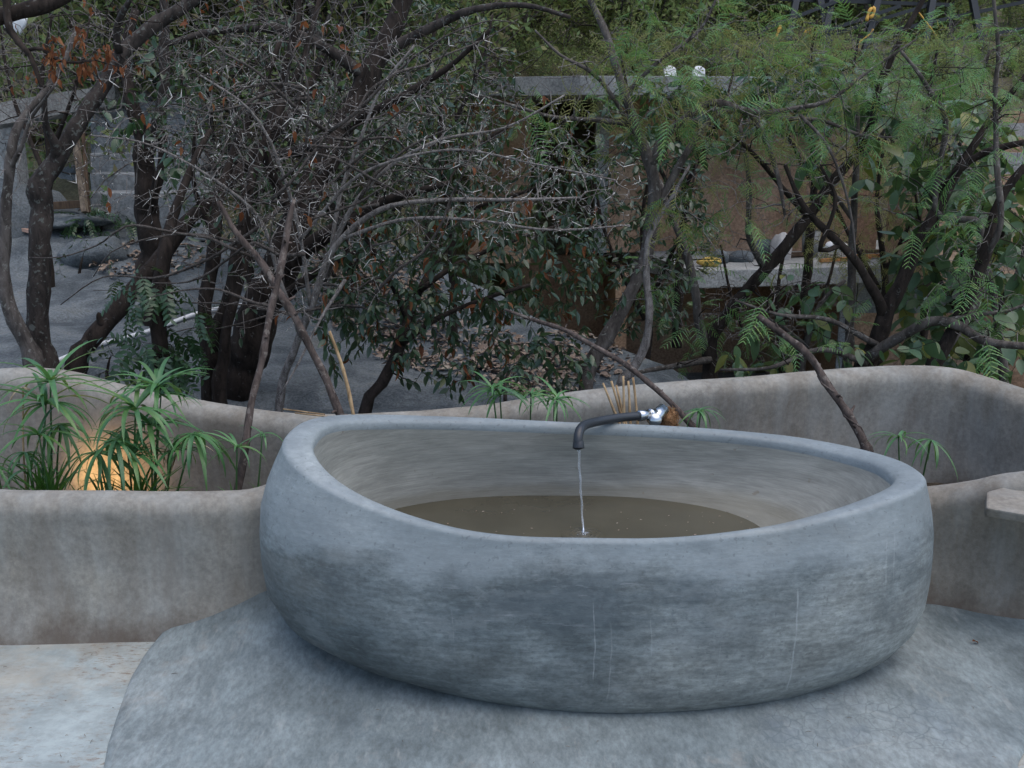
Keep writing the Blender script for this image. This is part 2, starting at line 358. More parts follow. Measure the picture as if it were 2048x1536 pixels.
M = dict(
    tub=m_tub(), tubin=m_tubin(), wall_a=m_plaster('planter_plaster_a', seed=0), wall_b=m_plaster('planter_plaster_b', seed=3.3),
    wall_c=m_plaster('planter_plaster_c', seed=8.1), apron=m_apron(), floor=m_floor(),
    soil=m_rough('soil', [(.3, (.035, .028, .02)), (.7, (.09, .07, .05))], 8, bump=.8),
    granite=m_rough('granite', [(.28, (.050, .058, .064)), (.45, (.088, .101, .110)), (.58, (.14, .155, .163)), (.72, (.135, .13, .115))], 2.6, 10, .6, .04, .9, (1, 1, 1), 60, .45),
    hill=m_rough('hill_earth', [(.3, (.07, .06, .038)), (.5, (.12, .11, .066)), (.7, (.10, .125, .05))], .9, 8, .8, .05),
    terra=m_rough('terracotta_render', [(.35, (.20, .122, .076)), (.52, (.31, .20, .132)), (.66, (.37, .265, .185))], 1.1, 8, .3, .01, .85, fine=25),
    concrete=m_rough('grey_concrete', [(.3, (.16, .165, .165)), (.55, (.24, .245, .24)), (.75, (.30, .30, .29))], 2.2, 8, .3, .01, .85, fine=35),
    stair=m_rough('stair_concrete', [(.3, (.11, .12, .125)), (.55, (.19, .20, .205)), (.75, (.25, .255, .25))], 3.2, 8, .4, .01, .9, fine=35),
    wood=m_rough('weathered_wood', [(.3, (.05, .034, .024)), (.7, (.12, .08, .052))], 6, 6, .3, .005, .8, (1, 1, .15)),
    plank=m_rough('orange_plank', [(.3, (.30, .13, .05)), (.7, (.46, .22, .09))], 6, 6, .3, .005, .8),
    log=m_bark('dead_log', (.06, .045, .035), (.20, .16, .12)),
    bark_lichen=m_bark('lichen_bark', (0.0224, 0.0192, 0.0176), (0.0600, 0.0496, 0.0440), (0.1360, 0.1520, 0.1400), .60),
    bark_dark=m_bark('dark_bark', (0.0130, 0.0101, 0.0086), (0.0396, 0.0302, 0.0252), (0.1080, 0.1080, 0.1008), .66),
    bark_grey=m_bark('grey_bark', (.04, .034, .03), (.12, .105, .095), (.24, .24, .22), .62),
    twig_grey=m_bark('grey_twig', (.07, .06, .055), (.22, .20, .185), (.30, .30, .29), .60, 40),
    twig_mid=m_bark('brown_grey_twig', (0.0272, 0.0221, 0.0195), (0.0892, 0.0765, 0.0680), (0.1870, 0.1870, 0.1785), .60, 40),
    twig_dark=m_bark('dark_twig', (0.0150, 0.0120, 0.0105), (0.0450, 0.0360, 0.0300), None, .5, 40),
    thorn=m_plain('white_thorn', (.62, .60, .56), .5, var=.1),
    stake=m_bark('stake_bark', (.035, .027, .024), (.105, .082, .072), (.20, .175, .155), .60, 28),
    cane=m_bark('dry_cane', (.20, .13, .07), (.40, .29, .17), None, .5, 30),
    lf_dark=m_leaf('dark_leaf', [(0.0130, 0.0302, 0.0158), (0.0202, 0.0461, 0.0216), (0.0302, 0.0612, 0.0302), (0.0216, 0.0504, 0.0302), (0.0540, 0.0720, 0.0252)], .36, .55, .2),
    lf_vine=m_leaf('vine_leaf', [(0.0160, 0.0440, 0.0176), (0.0272, 0.0656, 0.0256), (0.0360, 0.0800, 0.0360)], .36, .55, .2),
    lf_feather=m_leaf('feathery_leaf', [(.10, .22, .065), (.14, .28, .085), (.085, .23, .10), (.20, .28, .085)], .5, .35, .4, (.2, .32, .06)),
    lf_olive=m_leaf('olive_feathery_leaf', [(.17, .19, .05), (.23, .225, .08), (.15, .19, .06)], .6, .3, .4, (.3, .3, .08)),
    lf_big=m_leaf('broad_leaf', [(.05, .095, .045), (.07, .13, .055), (.085, .15, .085), (.055, .11, .048), (.20, .19, .035)], .38, .5, .25),
    lf_dead=m_leaf('dead_leaf', [(.14, .048, .02), (.20, .075, .03), (.10, .035, .018), (.24, .11, .05)], .7, .2, .3, (.3, .1, .03)),
    litter=m_leaf('fallen_leaf', [(.18, .13, .10), (.28, .22, .18), (.12, .085, .065), (.33, .28, .23), (.22, .15, .11)], .8, .2, 0),
    sedge=m_leaf('sedge_blade', [(.065, .17, .055), (.09, .22, .075), (.055, .145, .06), (.12, .22, .06)], .38, .5, .3, (.1, .22, .03)),
    sedge_dk=m_leaf('sedge_tuft', [(.05, .14, .03), (.08, .20, .04), (.06, .17, .035)], .4, .4, .35, (.15, .28, .03)),
    sedge_dry=m_leaf('dry_sedge', [(.35, .27, .17), (.42, .34, .24)], .7, .2, .2, (.3, .2, .1)),
    stem=m_plain('sedge_stem', (.04, .10, .03), .45),
    lf_far=m_leaf('far_leaf', [(.10, .15, .065), (.14, .19, .075), (.11, .175, .065), (.18, .19, .08), (.21, .17, .10)], .7, .2, .35, (.25, .3, .1)),
    lf_far2=m_leaf('far_leaf_bright', [(.15, .22, .08), (.20, .26, .10), (.24, .255, .11)], .7, .2, .4, (.35, .4, .12)),
    rubber=m_plain('black_rubber', (.014, .017, .022), .42, spec=.5, var=.1), chrome=m_plain('chrome', (.42, .44, .46), .22, 1, var=.05),
    steel=m_plain('black_steel', (.015, .018, .022), .45), white=m_plain('white_plastic', (.72, .73, .74), .5, var=.1),
    pvc=m_plain('pvc', (.62, .64, .66), .45, var=.15), coir=m_bark('coir', (.11, .055, .025), (.30, .17, .085), None, .5, 60),
    rope=m_plain('yellow_rope', (.62, .36, .08), .8), pinkboard=m_plain('pink_board', (.42, .27, .21), .9), sack=m_plain('sack', (.38, .37, .36), .9),
    blue=m_plain('blue_print', (.03, .07, .30), .6), yellow=m_plain('yellow_sack', (.5, .33, .08), .9),
)
def m_water():
    g = NG('murky_water')
    a = g.noise(2.2, 5, .6); col = g.ramp(a, [(.35, (.058, .053, .037)), (.65, (.080, .073, .052))])
    x = g.sep()
    v = g.n('ShaderNodeVectorMath'); v.operation = 'DISTANCE'; v.inputs[1].default_value = (.235, 3.2, .36); g.l(g.tc, v.inputs[0])
    rp = g.math('MULTIPLY', g.math('SINE', g.math('MULTIPLY', v.outputs['Value'], 150)), g.ramp(v.outputs['Value'], [(0, 1), (.30, 0)]))
    nr = g.bump(g.noise(9, 3, .5), .05, .01); nr = g.bump(rp, .06, .004, nr)
    g.b.inputs['IOR'].default_value = 1.33
    return g.done(col, .02, .6, nr)
M['water'] = m_water()
g = NG('clear_water'); g.b.inputs['Transmission Weight'].default_value = .92; g.b.inputs['IOR'].default_value = 1.33; M['stream'] = g.done((.85, .9, .95), .08, .5)
g = NG('lamp_lens'); g.b.inputs['Emission Color'].default_value = (1, .5, .16, 1); g.b.inputs['Emission Strength'].default_value = 12; M['lens'] = g.done((.9, .7, .4), .4)

# ------------------------------------------------------------------ ground, hillside, boulders
def sstep(a, b, x): t = np.clip((x-a)/(b-a), 0, 1); return t*t*(3-2*t)
RY = [4.2, 5, 6, 9, 13, 18.9, 19.4, 23, 30, 45, 60, 80, 140, 400]; RZ = [-.5, -.7, -1.2, -2.2, -2.75, -2.75, 2.25, 3.2, 4.8, 7.2, 9.0, 9.6, 9, 8]
LY = [4.2, 5.5, 9, 10.6, 14, 20, 30, 45, 60, 80, 140, 400]; LZ = [-.3, -.2, .4, .92, 2.0, 3.7, 6, 9.2, 12, 13, 12, 10]
def zhill(X, Y):
    t = sstep(-1.9, -1.1, X)
    z = np.interp(Y, LY, LZ)*(1-t) + np.interp(Y, RY, RZ)*t
    return z
ys = np.concatenate([np.linspace(4.25, 13, 36), np.linspace(13.4, 19.0, 12), np.linspace(19.2, 40, 50), np.linspace(42, 100, 30), np.linspace(110, 400, 12)])
xs = np.concatenate([np.linspace(-260, -32, 12), np.linspace(-30, 30, 121), np.linspace(32, 260, 12)])
GX, GY = np.meshgrid(xs, ys); GZ = zhill(GX, GY)
for i in range(GZ.shape[0]):
    for j in range(GZ.shape[1]):
        a = min(1, max(0, (GY[i, j]-9)/10)); GZ[i, j] += (nz(GX[i, j], GY[i, j], 0, .35)*.6 + nz(GX[i, j], GY[i, j], 3, 1.1)*.25)*a
mb = MB(); mb.grid(np.stack([GX, GY, GZ], -1).reshape(-1, 3), len(xs), len(ys)); mb.build('hillside', M['hill'], kind='structure')
mb = MB(); fx = np.linspace(-30, 30, 21); fy = np.linspace(-30, 4.3, 21); FX, FY = np.meshgrid(fx, fy)
mb.grid(np.stack([FX, FY, FX*0], -1).reshape(-1, 3), 21, 21); mb.build('floor', M['floor'], kind='structure')

# the raised grey apron round the tub
Lc = np.array([onz(332, 1262, .0)[:2], onz(290, 1310, 0)[:2], onz(262, 1360, 0)[:2], onz(236, 1430, 0)[:2], onz(214, 1490, 0)[:2], onz(206, 1536, 0)[:2], (-.98, 1.9), (-1.1, 1.3), (-1.0, .6)])
o = np.argsort(Lc[:, 1]); Lc = Lc[o]
Rc = np.array([(2.6, .6), (1.75, 1.6), (1.45, 1.95), onz(2032, 1536, 0)[:2], onz(2052, 1500, 0)[:2], onz(2110, 1430, 0)[:2], (2.1, 2.7), (2.6, 3.0), (2.8, 3.6)])
def apz(x, y):
    e = .018 + .006*nz(x, y, 0, 2.2)
    e += .15*math.exp(-((x+.80)**2/.10 + (y-3.42)**2/.16)) + .03*math.exp(-((x+.62)**2/.10+(y-3.0)**2/.12))
    return e
mb = MB(); V = []; us = np.concatenate([[0, .004, .012], np.linspace(.03, .97, 70), [.99, .997, 1]]); yr = np.linspace(.6, 3.62, 110)
for y in yr:
    xl = np.interp(y, Lc[:, 1], Lc[:, 0]) + .012*nz(0, y, 5, 3); xr = np.interp(y, Rc[:, 1], Rc[:, 0])
    for k, u in enumerate(us):
        x = xl + (xr-xl)*u; z = apz(x, y)
        if k == 0 or k == len(us)-1: z = .003
        elif k == 1 or k == len(us)-2: z *= .75
        V.append((x, y, z))
mb.grid(V, len(us), len(yr)); mb.build('pavement', M['apron'], kind='structure')

# granite boulder: surface through measured points
cp = [(0,735,5.0),(300,785,5.0),(600,800,5.0),(750,805,5.0),(1000,800,5.2),(1250,778,5.6),(1375,760,6.3),(1200,690,7.3),(1000,597,9),
      (850,560,8.6),(700,520,9),(650,460,10.2),(500,470,10),(560,640,7),(300,600,7.5),(100,520,8.5),(0,470,9),(100,452,9.3),(250,540,8.2),(0,620,7),
      (380,445,10),(850,690,6.8),(600,720,6)]
C = [at(a_, b_, 6.2+(c_-5)*.8) for a_, b_, c_ in cp] + [np.array(c) for c in [(2.6,7.2,-1.2),(1.2,9.4,-.9),(.5,10.6,-.9),(2.3,5,-.7),(1.9,8.4,-.9),(-6,9.4,1.0),(-6.5,6.2,.25),(-.6,11.2,.0),(-3,11.2,.75),(-6,11.2,1.0),(.5,4.6,-.35),(-2,4.6,-.3),(-5,4.6,-.25)]]
C = np.array(C)
def tps(r): return np.where(r > 0, r*r*np.log(r+1e-9), 0)
K = tps(np.linalg.norm(C[:, None, :2]-C[None, :, :2], axis=2)) + np.eye(len(C))*.02
P_ = np.hstack([np.ones((len(C), 1)), C[:, :2]])
A = np.block([[K, P_], [P_.T, np.zeros((3, 3))]]); W = np.linalg.solve(A, np.concatenate([C[:, 2], np.zeros(3)]))
def zrock(x, y):
    x = np.atleast_1d(np.asarray(x, float)); y = np.atleast_1d(np.asarray(y, float))
    r = np.sqrt((x[:, None]-C[None, :, 0])**2 + (y[:, None]-C[None, :, 1])**2)
    return tps(r) @ W[:len(C)] + W[-3] + W[-2]*x + W[-1]*y
bx = np.linspace(-7, 2.6, 130); by = np.linspace(4.62, 11.2, 90); BX, BY = np.meshgrid(bx, by)
BZ = zrock(BX.ravel(), BY.ravel())
for k, (x, y) in enumerate(zip(BX.ravel(), BY.ravel())):
    BZ[k] += .010*nz(x, y, 9, 15) + .07*nz(x, y, 1, .9) + .03*nz(x, y, 4, 2.7) + .012*nz(x, y, 7, 7) - .05*max(0, 1-abs(nz(x, y, 2, .55))*14)
edge = (BX.ravel() < -6.9) | (BY.ravel() > 11.15); BZ[edge] -= .8
mb = MB(); mb.grid(np.stack([BX.ravel(), BY.ravel(), BZ], -1), 130, 90)
tag(mb.build('boulder', M['granite']), 'huge smooth grey granite boulder sloping down behind the rear planter wall', 'boulder')
def onrock(px, py):
    lo, hi = 5.0, 11.2
    for _i in range(20):
        mid = (lo+hi)/2; q = at(px, py, mid)
        if q[2] > zrock(q[0], q[1])[0]: lo = mid
        else: hi = mid
    q = at(px, py, lo); q[2] = zrock(q[0], q[1])[0] + .07*nz(q[0], q[1], 1, .9) + .03*nz(q[0], q[1], 4, 2.7)
    return q
def rock(c, r, sx, sy, sz, mat, label, cat='boulder', name='boulder', group=None, seed=0, n=20):
    mb = MB(); V = []
    for i in range(n+1):
        ph = math.pi*i/n
        for j in range(n*2):
            th = math.pi*j/n; d = np.array([math.sin(ph)*math.cos(th), math.sin(ph)*math.sin(th), math.cos(ph)])
            k = 1 + .28*nz(*(d*1.2+seed)) + .10*nz(*(d*3+seed)) + .03*nz(*(d*9+seed)); V.append(np.array(c) + d*k*r*np.array([sx, sy, sz]))
    mb.grid(V, n*2, n+1, True); return tag(mb.build(name, mat), label, cat, group)
p = at(20, 430, 9.6); rock(p+np.array([-.5, .3, -.35]), .8, 1.2, 1, 1.05, M['granite'], 'rounded grey boulder at the left picture edge under the concrete post', seed=3)
p = at(140, 375, 11.5); rock(p+np.array([0, .2, -.05]), .33, 1.3, 1, .8, M['granite'], 'pale grey boulder seen between the wooden strut and the lichen trunk', seed=5)
p = at(135, 440, 9.6); rock(p, .26, 1.6, 1, .35, M['granite'], 'flat grey stone slab lying below the wooden strut', seed=9)
p = onrock(310, 470); rock(p, .14, .9, 1, .9, M['granite'], 'small pale stone standing at the foot of the burled trunk', seed=14, n=10)
p = onrock(190, 505); rock(p, .24, 1.3, 1, .6, M['granite'], 'low grey stone half buried in leaf litter beside the seedlings', seed=21, n=12)

# ------------------------------------------------------------------ planter walls
def wall(name, pts, mat, label, z0=-.05, thick=.13, lean=0.0):
    """pts: X, Y, top height, following the middle of the wall's top"""
    P = crom(np.array(pts), .035); T = np.gradient(P[:, :2], axis=0); T /= np.linalg.norm(T, axis=1, keepdims=True)
    N = np.stack([T[:, 1], -T[:, 0]], 1)        # towards the camera for a left-to-right path
    mb = MB(); V = []; prof = []
    for k in range(len(P)):
        x, y, zt = P[k]; h = thick/2; row = []
        for f in (0, .03, .08, .16, .3, .45, .6, .75, .88, .95):
            fl = .05*(1-f)**3 - .02*math.sin(math.pi*f)
            row.append((h+fl, z0 + (zt-h*.9-z0)*f))
        for a in np.linspace(0, math.pi, 11): row.append((h*math.cos(a), zt - h*.9 + h*.9*math.sin(a)))
        for f in (.95, .8, .6, .4, .2, 0): row.append((-h-.03*(1-f)-lean*(1-f), z0+(zt-h*.9-z0)*f))
        for d, z in row:
            q = nz(x, y, z, 2.0)*.012 + nz(x+3, y, z, 6)*.004
            V.append((x + N[k, 0]*(d+q), y + N[k, 1]*(d+q), z + nz(x, y, 0, 5)*.004*(z/zt if zt else 0)))
        nu = len(row)
    mb.grid(V, nu, len(P)); o = mb.build(name, mat); return tag(o, label, 'wall')
def top(px, py, Y): p = at(px, py, Y); return (p[0], Y, p[2])
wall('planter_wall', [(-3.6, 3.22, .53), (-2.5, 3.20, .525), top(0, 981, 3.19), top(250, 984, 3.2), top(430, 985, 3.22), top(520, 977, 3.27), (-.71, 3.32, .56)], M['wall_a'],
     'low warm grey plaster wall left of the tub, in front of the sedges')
wall('planter_wall', [(1.18, 3.40, .42), top(1850, 975, 3.44), top(1940, 962, 3.40), top(2048, 942, 3.33), (2.3, 3.2, .62), (3.0, 3.0, .68)], M['wall_b'],
     'low grey plaster wall right of the tub, carrying the jutting ledge')
rear = [(-60,741,4.28),(110,738,4.33),(250,771,4.34),(400,802,4.32),(560,824,4.30),(690,829,4.30),(900,818,4.32),(1060,797,4.36),(1250,773,4.44),(1500,753,4.54),
        (1700,736,4.62),(1800,731,4.64),(1900,736,4.6),(1980,757,4.5),(2048,780,4.38)]
wall('planter_wall', [(-4.5, 4.2, .60), (-3.4, 4.22, .62)] + [top(*r) for r in rear] + [(2.55, 4.1, .50), (3.0, 3.7, .45)], M['wall_c'],
     'long wavy plaster wall at the back of the planter, dipping in the middle', thick=.15, z0=-.35)
mb = MB(); V = []
sx_ = np.linspace(-4.4, 2.9, 110); sy_ = np.linspace(3.15, 4.6, 26)
for y in sy_:
    for x in sx_:
        y = max(y, 3.27 if x < 0 else 3.48 if x < 2 else 3.3)
        V.append((x, y, .11 + .03*nz(x, y, 0, 3) + .01*nz(x, y, 2, 14) - (.06 if x > 1.3 else 0) - 0.16*(1 if y < 3.6 and -.75 < x < 1.4 else 0)))
mb.grid(V, 110, 26); mb.build('soil', M['soil'], kind='structure')

# jutting ledge on the right wall
mb = MB(); a = at(1972, 1018, 3.12); zt = a[2]
out = [(a[0], a[1], 0), (a[0]+.10, 3.06, 0), (a[0]+.5, 2.98, 0), (a[0]+.9, 2.98, 0), (a[0]+.9, 3.34, 0), (a[0]+.22, 3.34, 0), (a[0]+.06, 3.25, 0)]
V = [(x, y, zt + (.012 if y > 3.2 else .004)) for x, y, _ in out] + [(x*.985+.03, y+.02, zt-.035) for x, y, _ in out]
n = len(out); Q = [(i, (i+1) % n, n+(i+1) % n, n+i) for i in range(n)]
mb.add(V, [(a_, d_, c_, b_) for a_, b_, c_, d_ in Q], [(0, i, i+1) for i in range(1, n-1)] + [(n, n+i+1, n+i) for i in range(1, n-1)])
bevel(tag(mb.build('concrete_ledge', M['wall_b'], smooth=False), 'thin pale concrete ledge jutting from the wall at the right picture edge', 'ledge'), .008)

# ------------------------------------------------------------------ the tub
TC = np.array([.291, 3.127]); TA, TB, TN = 1.028, .482, 2.49
zr_t = np.array([0, 45, 90, 135, 180, 225, 270, 315, 360])*math.pi/180
zr_v = np.array([.620, .608, .637, .701, .735, .651, .563, .633, .620])
F = np.fft.rfft(zr_v[:-1])
def zrim(t): return (F[0].real + 2*sum((F[k]*np.exp(1j*k*t)).real for k in (1, 2, 3)) + (F[4]*np.exp(4j*t)).real)/8
def plan(t, off=0.0):
    def pt(t):
        c, s = math.cos(t), math.sin(t); b = TB
        x = TC[0] + TA*math.copysign(abs(c)**(2/TN), c); y = TC[1] + b*math.copysign(abs(s)**(2/TN), s)
        return np.array([x, y])
    p = pt(t)
    if off:
        d = pt(t+.02)-pt(t-.02); d /= np.linalg.norm(d)+1e-9; p = p + np.array([d[1], -d[0]])*off
    return p
NT = 180; tub = thing('bathtub', 'large oval handmade grey cement bathtub with a wavy rim', 'bathtub', (TC[0], TC[1], 0))
oh = [0, .05, .12, .22, .35, .48, .6, .72, .82, .90]; lo_ = [1, .62, .32, .09, 0, 0, 0, 0, 0, 0]; hi_ = [0, .08, .30, .62, .88, 1, 1, .90, .64, .34]
ths = [2*math.pi*k/NT for k in range(NT)]
def prof_outer(t):
    zt = zrim(t); row = []; c_ = math.cos(t); wl = max(0, -c_)**1.3; wr = max(0, c_)**1.3; wf = 1-wl-wr
    lf = [1, .22, .04, 0, 0, 0, 0, 0, 0, 0]; hf = [0, .5, .75, .88, .96, 1, 1, .90, .64, .34]
    for h, l_, b_, lq, hq in zip(oh, lo_, hi_, lf, hf): row.append((-(.32*wl + .14*wr)*l_ - .055*wf*lq + (.085*wl + .042*wr)*b_ + .050*wf*hq, h*zt + (0 if h else -.03)))
    for a in np.linspace(.0, math.pi/2, 6): row.append((-.018 + .020*math.cos(a), zt - .018 + .018*math.sin(a)))
    return row
def prof_inner(t):
    zt = zrim(t); wd = .042 + .058*abs(math.cos(t))**1.5; row = [(-.024, zt+.0015, 1)]
    row += [(-wd*.6, zt-.003, 1), (-wd+.010, zt-.008, 1), (-wd, zt-.019, 1), (-wd+.003, zt-.04, .995), (-wd+.010, zt-.10, .96), (-wd+.015, zt-.17, .90), (-wd+.015, zt-.235, .83), (-wd+.0, .36, .77), (-wd-.02, .28, .70), (-wd-.08, .19, .62), (-wd-.16, .14, .56), (-wd-.25, .125, .5)]
    return row
def endin(p, k): return np.array([TC[0]-.15*(1-k)/.25 + (p[0]-TC[0])*k, p[1]])
def loft(fn, name, mat, cap=None):
    rows = [fn(t) for t in ths]; nr = len(rows[0]); V = []
    for r in range(nr):
        for k, t in enumerate(ths):
            d, z = rows[k][r][:2]; kx = rows[k][r][2] if len(rows[k][r]) > 2 else 1; p = plan(t, d); q = (nz(p[0], p[1], z, 1.6)*.012 + nz(p[0], p[1], z, 5)*.003)
            p = endin(plan(t, d+q*(z > .02)), kx); V.append((p[0], p[1], z + .004*nz(p[0]*2, p[1]*2, 1, 2)*(z > .4)))
    mb = MB(); mb.grid(V, NT, nr, True)
    if cap is not None:
        c = np.mean(V[-NT:] if cap == 1 else V[:NT], axis=0); b0 = (nr-1)*NT if cap == 1 else 0
        mb.add([c]); ci = mb.n-1
        mb.T.append(np.array([(ci, b0+k, b0+(k+1) % NT) for k in range(NT)]))
    return mb.build(name, mat, tub)
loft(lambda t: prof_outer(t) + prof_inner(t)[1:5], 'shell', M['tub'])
loft(lambda t: prof_inner(t)[4:], 'basin', M['tubin'], 1)
WZ = .36
mb = MB(); V = [(*endin(plan(t, -.042-.058*abs(math.cos(t))**1.5+.02), .80), WZ) for t in ths]; rr = np.linspace(1, 0, 14)[:-1]
c = np.array([TC[0], TC[1], WZ]); VV = []
for q in rr: VV += [tuple(c + (np.array(v)-c)*q) for v in V]
mb.grid(VV, NT, len(rr), True); mb.add([c]); mb.T.append(np.array([(mb.n-1, (len(rr)-1)*NT+k, (len(rr)-1)*NT+(k+1) % NT) for k in range(NT)]))
tag(mb.build('water', M['water']), 'still murky olive brown water filling the bathtub', 'water', kind='structure')
mb = MB()
for _ in range(60):
    x = TC[0]-.05+rng.uniform(-.6, .6); y = TC[1]+rng.uniform(-.1, .3); s = rng.uniform(.001, .0038); a = rng.uniform(0, 6.28)
    ca, sa = math.cos(a)*s, math.sin(a)*s
    mb.add([(x+ca*1.8, y+sa*1.8, WZ+.002), (x-sa, y+ca, WZ+.003), (x-ca*1.8, y-sa*1.8, WZ+.002), (x+sa, y-ca, WZ+.003)], [(0, 1, 2, 3)])
tag(mb.build('floating_debris', M['litter']), 'tiny pale flecks floating on the murky water', 'debris', kind='stuff')

# hose spout with chrome valve and coir wrapping
hp = [at(1276, 832, 3.66), at(1235, 836, 3.60), at(1195, 843, 3.52), at(1170, 850, 3.43), at(1159, 862, 3.36), at(1156, 880, 3.335), at(1157, 897, 3.33)]
spout = thing('water_spout', 'black rubber hose spout on a chrome valve hanging over the tub rim', 'spout', tuple(hp[0]))
P = crom(np.array(hp), .012); mb = MB(); mb.tube(P, .0165, 16); mb.build('hose', M['rubber'], spout)
mb = MB(); d = (P[-1]-P[-4]); d /= np.linalg.norm(d); e = P[-1]
mb.tube([e-d*.028, e-d*.022, e-d*.004, e, e, e-d*.012], [.0168, .019, .021, .021, .017, .0165], 18, False); mb.build('nozzle', M['rubber'], spout)
q0 = at(1277, 832, 3.665); q1 = at(1311, 828, 3.72)
mb = MB(); dd = q1-q0; mb.tube([q0-dd*.02, q0, q0+dd*.55, q0+dd*.56, q0+dd*.62, q0+dd*.63, q0+dd*.8, q0+dd*.81, q1], [.016, .0205, .0205, .017, .017, .023, .023, .019, .019], 18); mb.build('coupling', M['chrome'], spout)
v0 = at(1304, 842, 3.70); v1 = at(1327, 818, 3.76); mb = MB(); dv = v1-v0
mb.tube([v0, v0+dv*.04, v0+dv*.5, v1], [.024, .030, .027, .024], 16); mb.build('valve', M['chrome'], spout)
h0 = at(1310, 840, 3.68); mb = MB(); mb.tube([h0, h0+np.array([0, -.006, .002])], [.026, .024], 18); mb.build('valve_cap', M['chrome'], spout)
mb = MB(); cc = at(1336, 832, 3.79)
mb.tube([cc+np.array([0, 0, -.65]), cc+np.array([0, 0, -.02])], [.02, .02], 10); mb.build('standpipe', M['pvc'], spout)
wr = MB(); V = []
rock_c = cc+np.array([.0, 0, -.02])
for i in range(17):
    ph = math.pi*i/16
    for j in range(32):
        th = math.pi*j/16; d = np.array([math.sin(ph)*math.cos(th), math.sin(ph)*math.sin(th), math.cos(ph)])
        k = 1 + .14*nz(*(d*3)) + .10*nz(*(d*9)); V.append(rock_c + d*k*np.array([.036, .036, .048]))
wr.grid(V, 32, 17, True); cw = wr.build('coir_wrap', M['coir'], spout)
mb = MB()
for _ in range(420):
    d = rng.normal(size=3); d /= np.linalg.norm(d); s = rock_c + d*np.array([.036, .036, .048])*rng.uniform(.95, 1.08)
    t = np.cross(d, rng.normal(size=3)); t /= np.linalg.norm(t); L = rng.uniform(.012, .035)
    mb.tube([s, s+t*L*.5+d*.004, s+t*L+d*rng.uniform(-.003, .012)], [.0011, .001, .0006], 3, False)
mb.build('fibres', M['coir'], cw, kind='stuff')
st = [at(1157, 898, 3.33), at(1159, 940, 3.315), at(1162, 990, 3.285), at(1165, 1040, 3.24)]
e = onz(1167, 1069, WZ); st.append(e)
P = crom(np.array(st), .01); mb = MB(); k = np.linspace(0, 1, len(P)); P[:, 0] += .0012*np.sin(k*23); mb.tube(P, (.0052 - .0018*k)*(1 + .16*np.sin(k*41) + .12*np.sin(k*97)*k), 10)
tag(mb.build('water_stream', M['stream']), 'thin clear stream of water falling from the hose into the tub', 'water')

mb = MB(); NR = 40; ring_r = np.linspace(.0, .075, 26); VV = []
for r_ in ring_r:
    for k in range(NR):
        a = k*2*math.pi/NR; VV.append((e[0]+(r_+.0005)*math.cos(a), e[1]+(r_+.0005)*math.sin(a), WZ+.0015+.0035*math.exp(-r_*34)*math.cos(r_*430)*(1+.25*math.sin(3*a+r_*60))))
mb.grid(VV, NR, len(ring_r), True); tag(mb.build('ripple', M['water']), 'small ring ripple where the stream meets the tub water', 'ripple')
mb = MB()
for k in range(16):
    a = rng.uniform(0, 6.28); r_ = rng.uniform(.006, .022); c_ = np.array([e[0]+r_*math.cos(a), e[1]+r_*math.sin(a), WZ+.004]); h = rng.uniform(.0015, .0035); mb.tube([c_+np.array([0, 0, -h]), c_+np.array([0, 0, -h*.4]), c_+np.array([0, 0, h*.6]), c_+np.array([0, 0, h])], [h*.4, h, h*.8, h*.1], 7)
tag(mb.build('bubbles', M['stream']), 'tiny bubbles round the foot of the falling stream', 'bubbles', kind='stuff')

# warm lamp hidden in the left planter
lp = at(164, 985, 4.04); lp[2] = .09
lamp = thing('garden_light', 'small warm garden spotlight glowing low behind the sedges', 'lamp', tuple(lp))
mb = MB(); mb.tube([lp+np.array([0, 0, -.05]), lp+np.array([0, 0, .03]), lp+np.array([0, .03, .075])], [.012, .035, .04], 16); mb.build('housing', M['steel'], lamp)
mb = MB(); mb.tube([lp+np.array([0, .0305, .076]), lp+np.array([0, .033, .079])], [.034, .03], 16); mb.build('lens', M['lens'], lamp)
ld = bpy.data.lights.new('lamp_glow', 'SPOT'); ld.energy = 2.6; ld.color = (1, .58, .20); ld.spot_size = R(130); ld.spot_blend = .8; ld.shadow_soft_size = .02
lo = bpy.data.objects.new('lamp_glow', ld); COL.objects.link(lo); lo.parent = lamp; lo.location = (0, .05, .09)
lo.rotation_euler = Vector((0.15, .96, .05)).to_track_quat('-Z', 'Y').to_euler()

# ------------------------------------------------------------------ house behind the trees
def pbox(mb, px0, px1, Y0, Y1, z0, z1):
    """box whose left and right ends are seen at photograph columns px0, px1 on its front"""
    zc = (z0+z1)/2; d = depth((0, Y0, zc)); mb.box((px0-1024)/FPX*d, (px1-1024)/FPX*d, Y0, Y1, z0, z1)
def XA(px, Y, z): return (px-1024)/FPX*depth((0, Y, z))
YW = 17.0; ZT = at(1500, 540, 14.6)[2]; ZR = at(1200, 192, 15.6)[2]
house = thing('house', 'two storey terracotta rendered house with concrete slabs, half hidden by trees', 'house', (XA(1400, YW, 0), YW, -2.75))
x0, xd0, xd1, xp, xr = XA(935, YW, 1), XA(1062, YW, 1), XA(1190, YW, 1), XA(1216, YW, 1), 12.0
mb = MB(); mb.box(x0, xd0, YW, YW+.22, ZT-.2, ZR); mb.box(xp, XA(1765, YW, 1), YW+.02, YW+.22, ZT-.02, ZR+.05); mb.build('upper_wall', M['terra'], house, False)
mb = MB(); mb.box(xd1, xp, YW-.05, YW+.25, ZT-.02, ZR); mb.build('door_pillar', M['concrete'], house, False)
mb = MB(); mb.box(x0, x0+.2, YW+.22, YW+3.4, ZT-.2, ZR); mb.box(x0, XA(1765, YW, 1), YW+3.4, YW+3.6, ZT-.2, ZR); mb.build('back_wall', M['terra'], house, False)
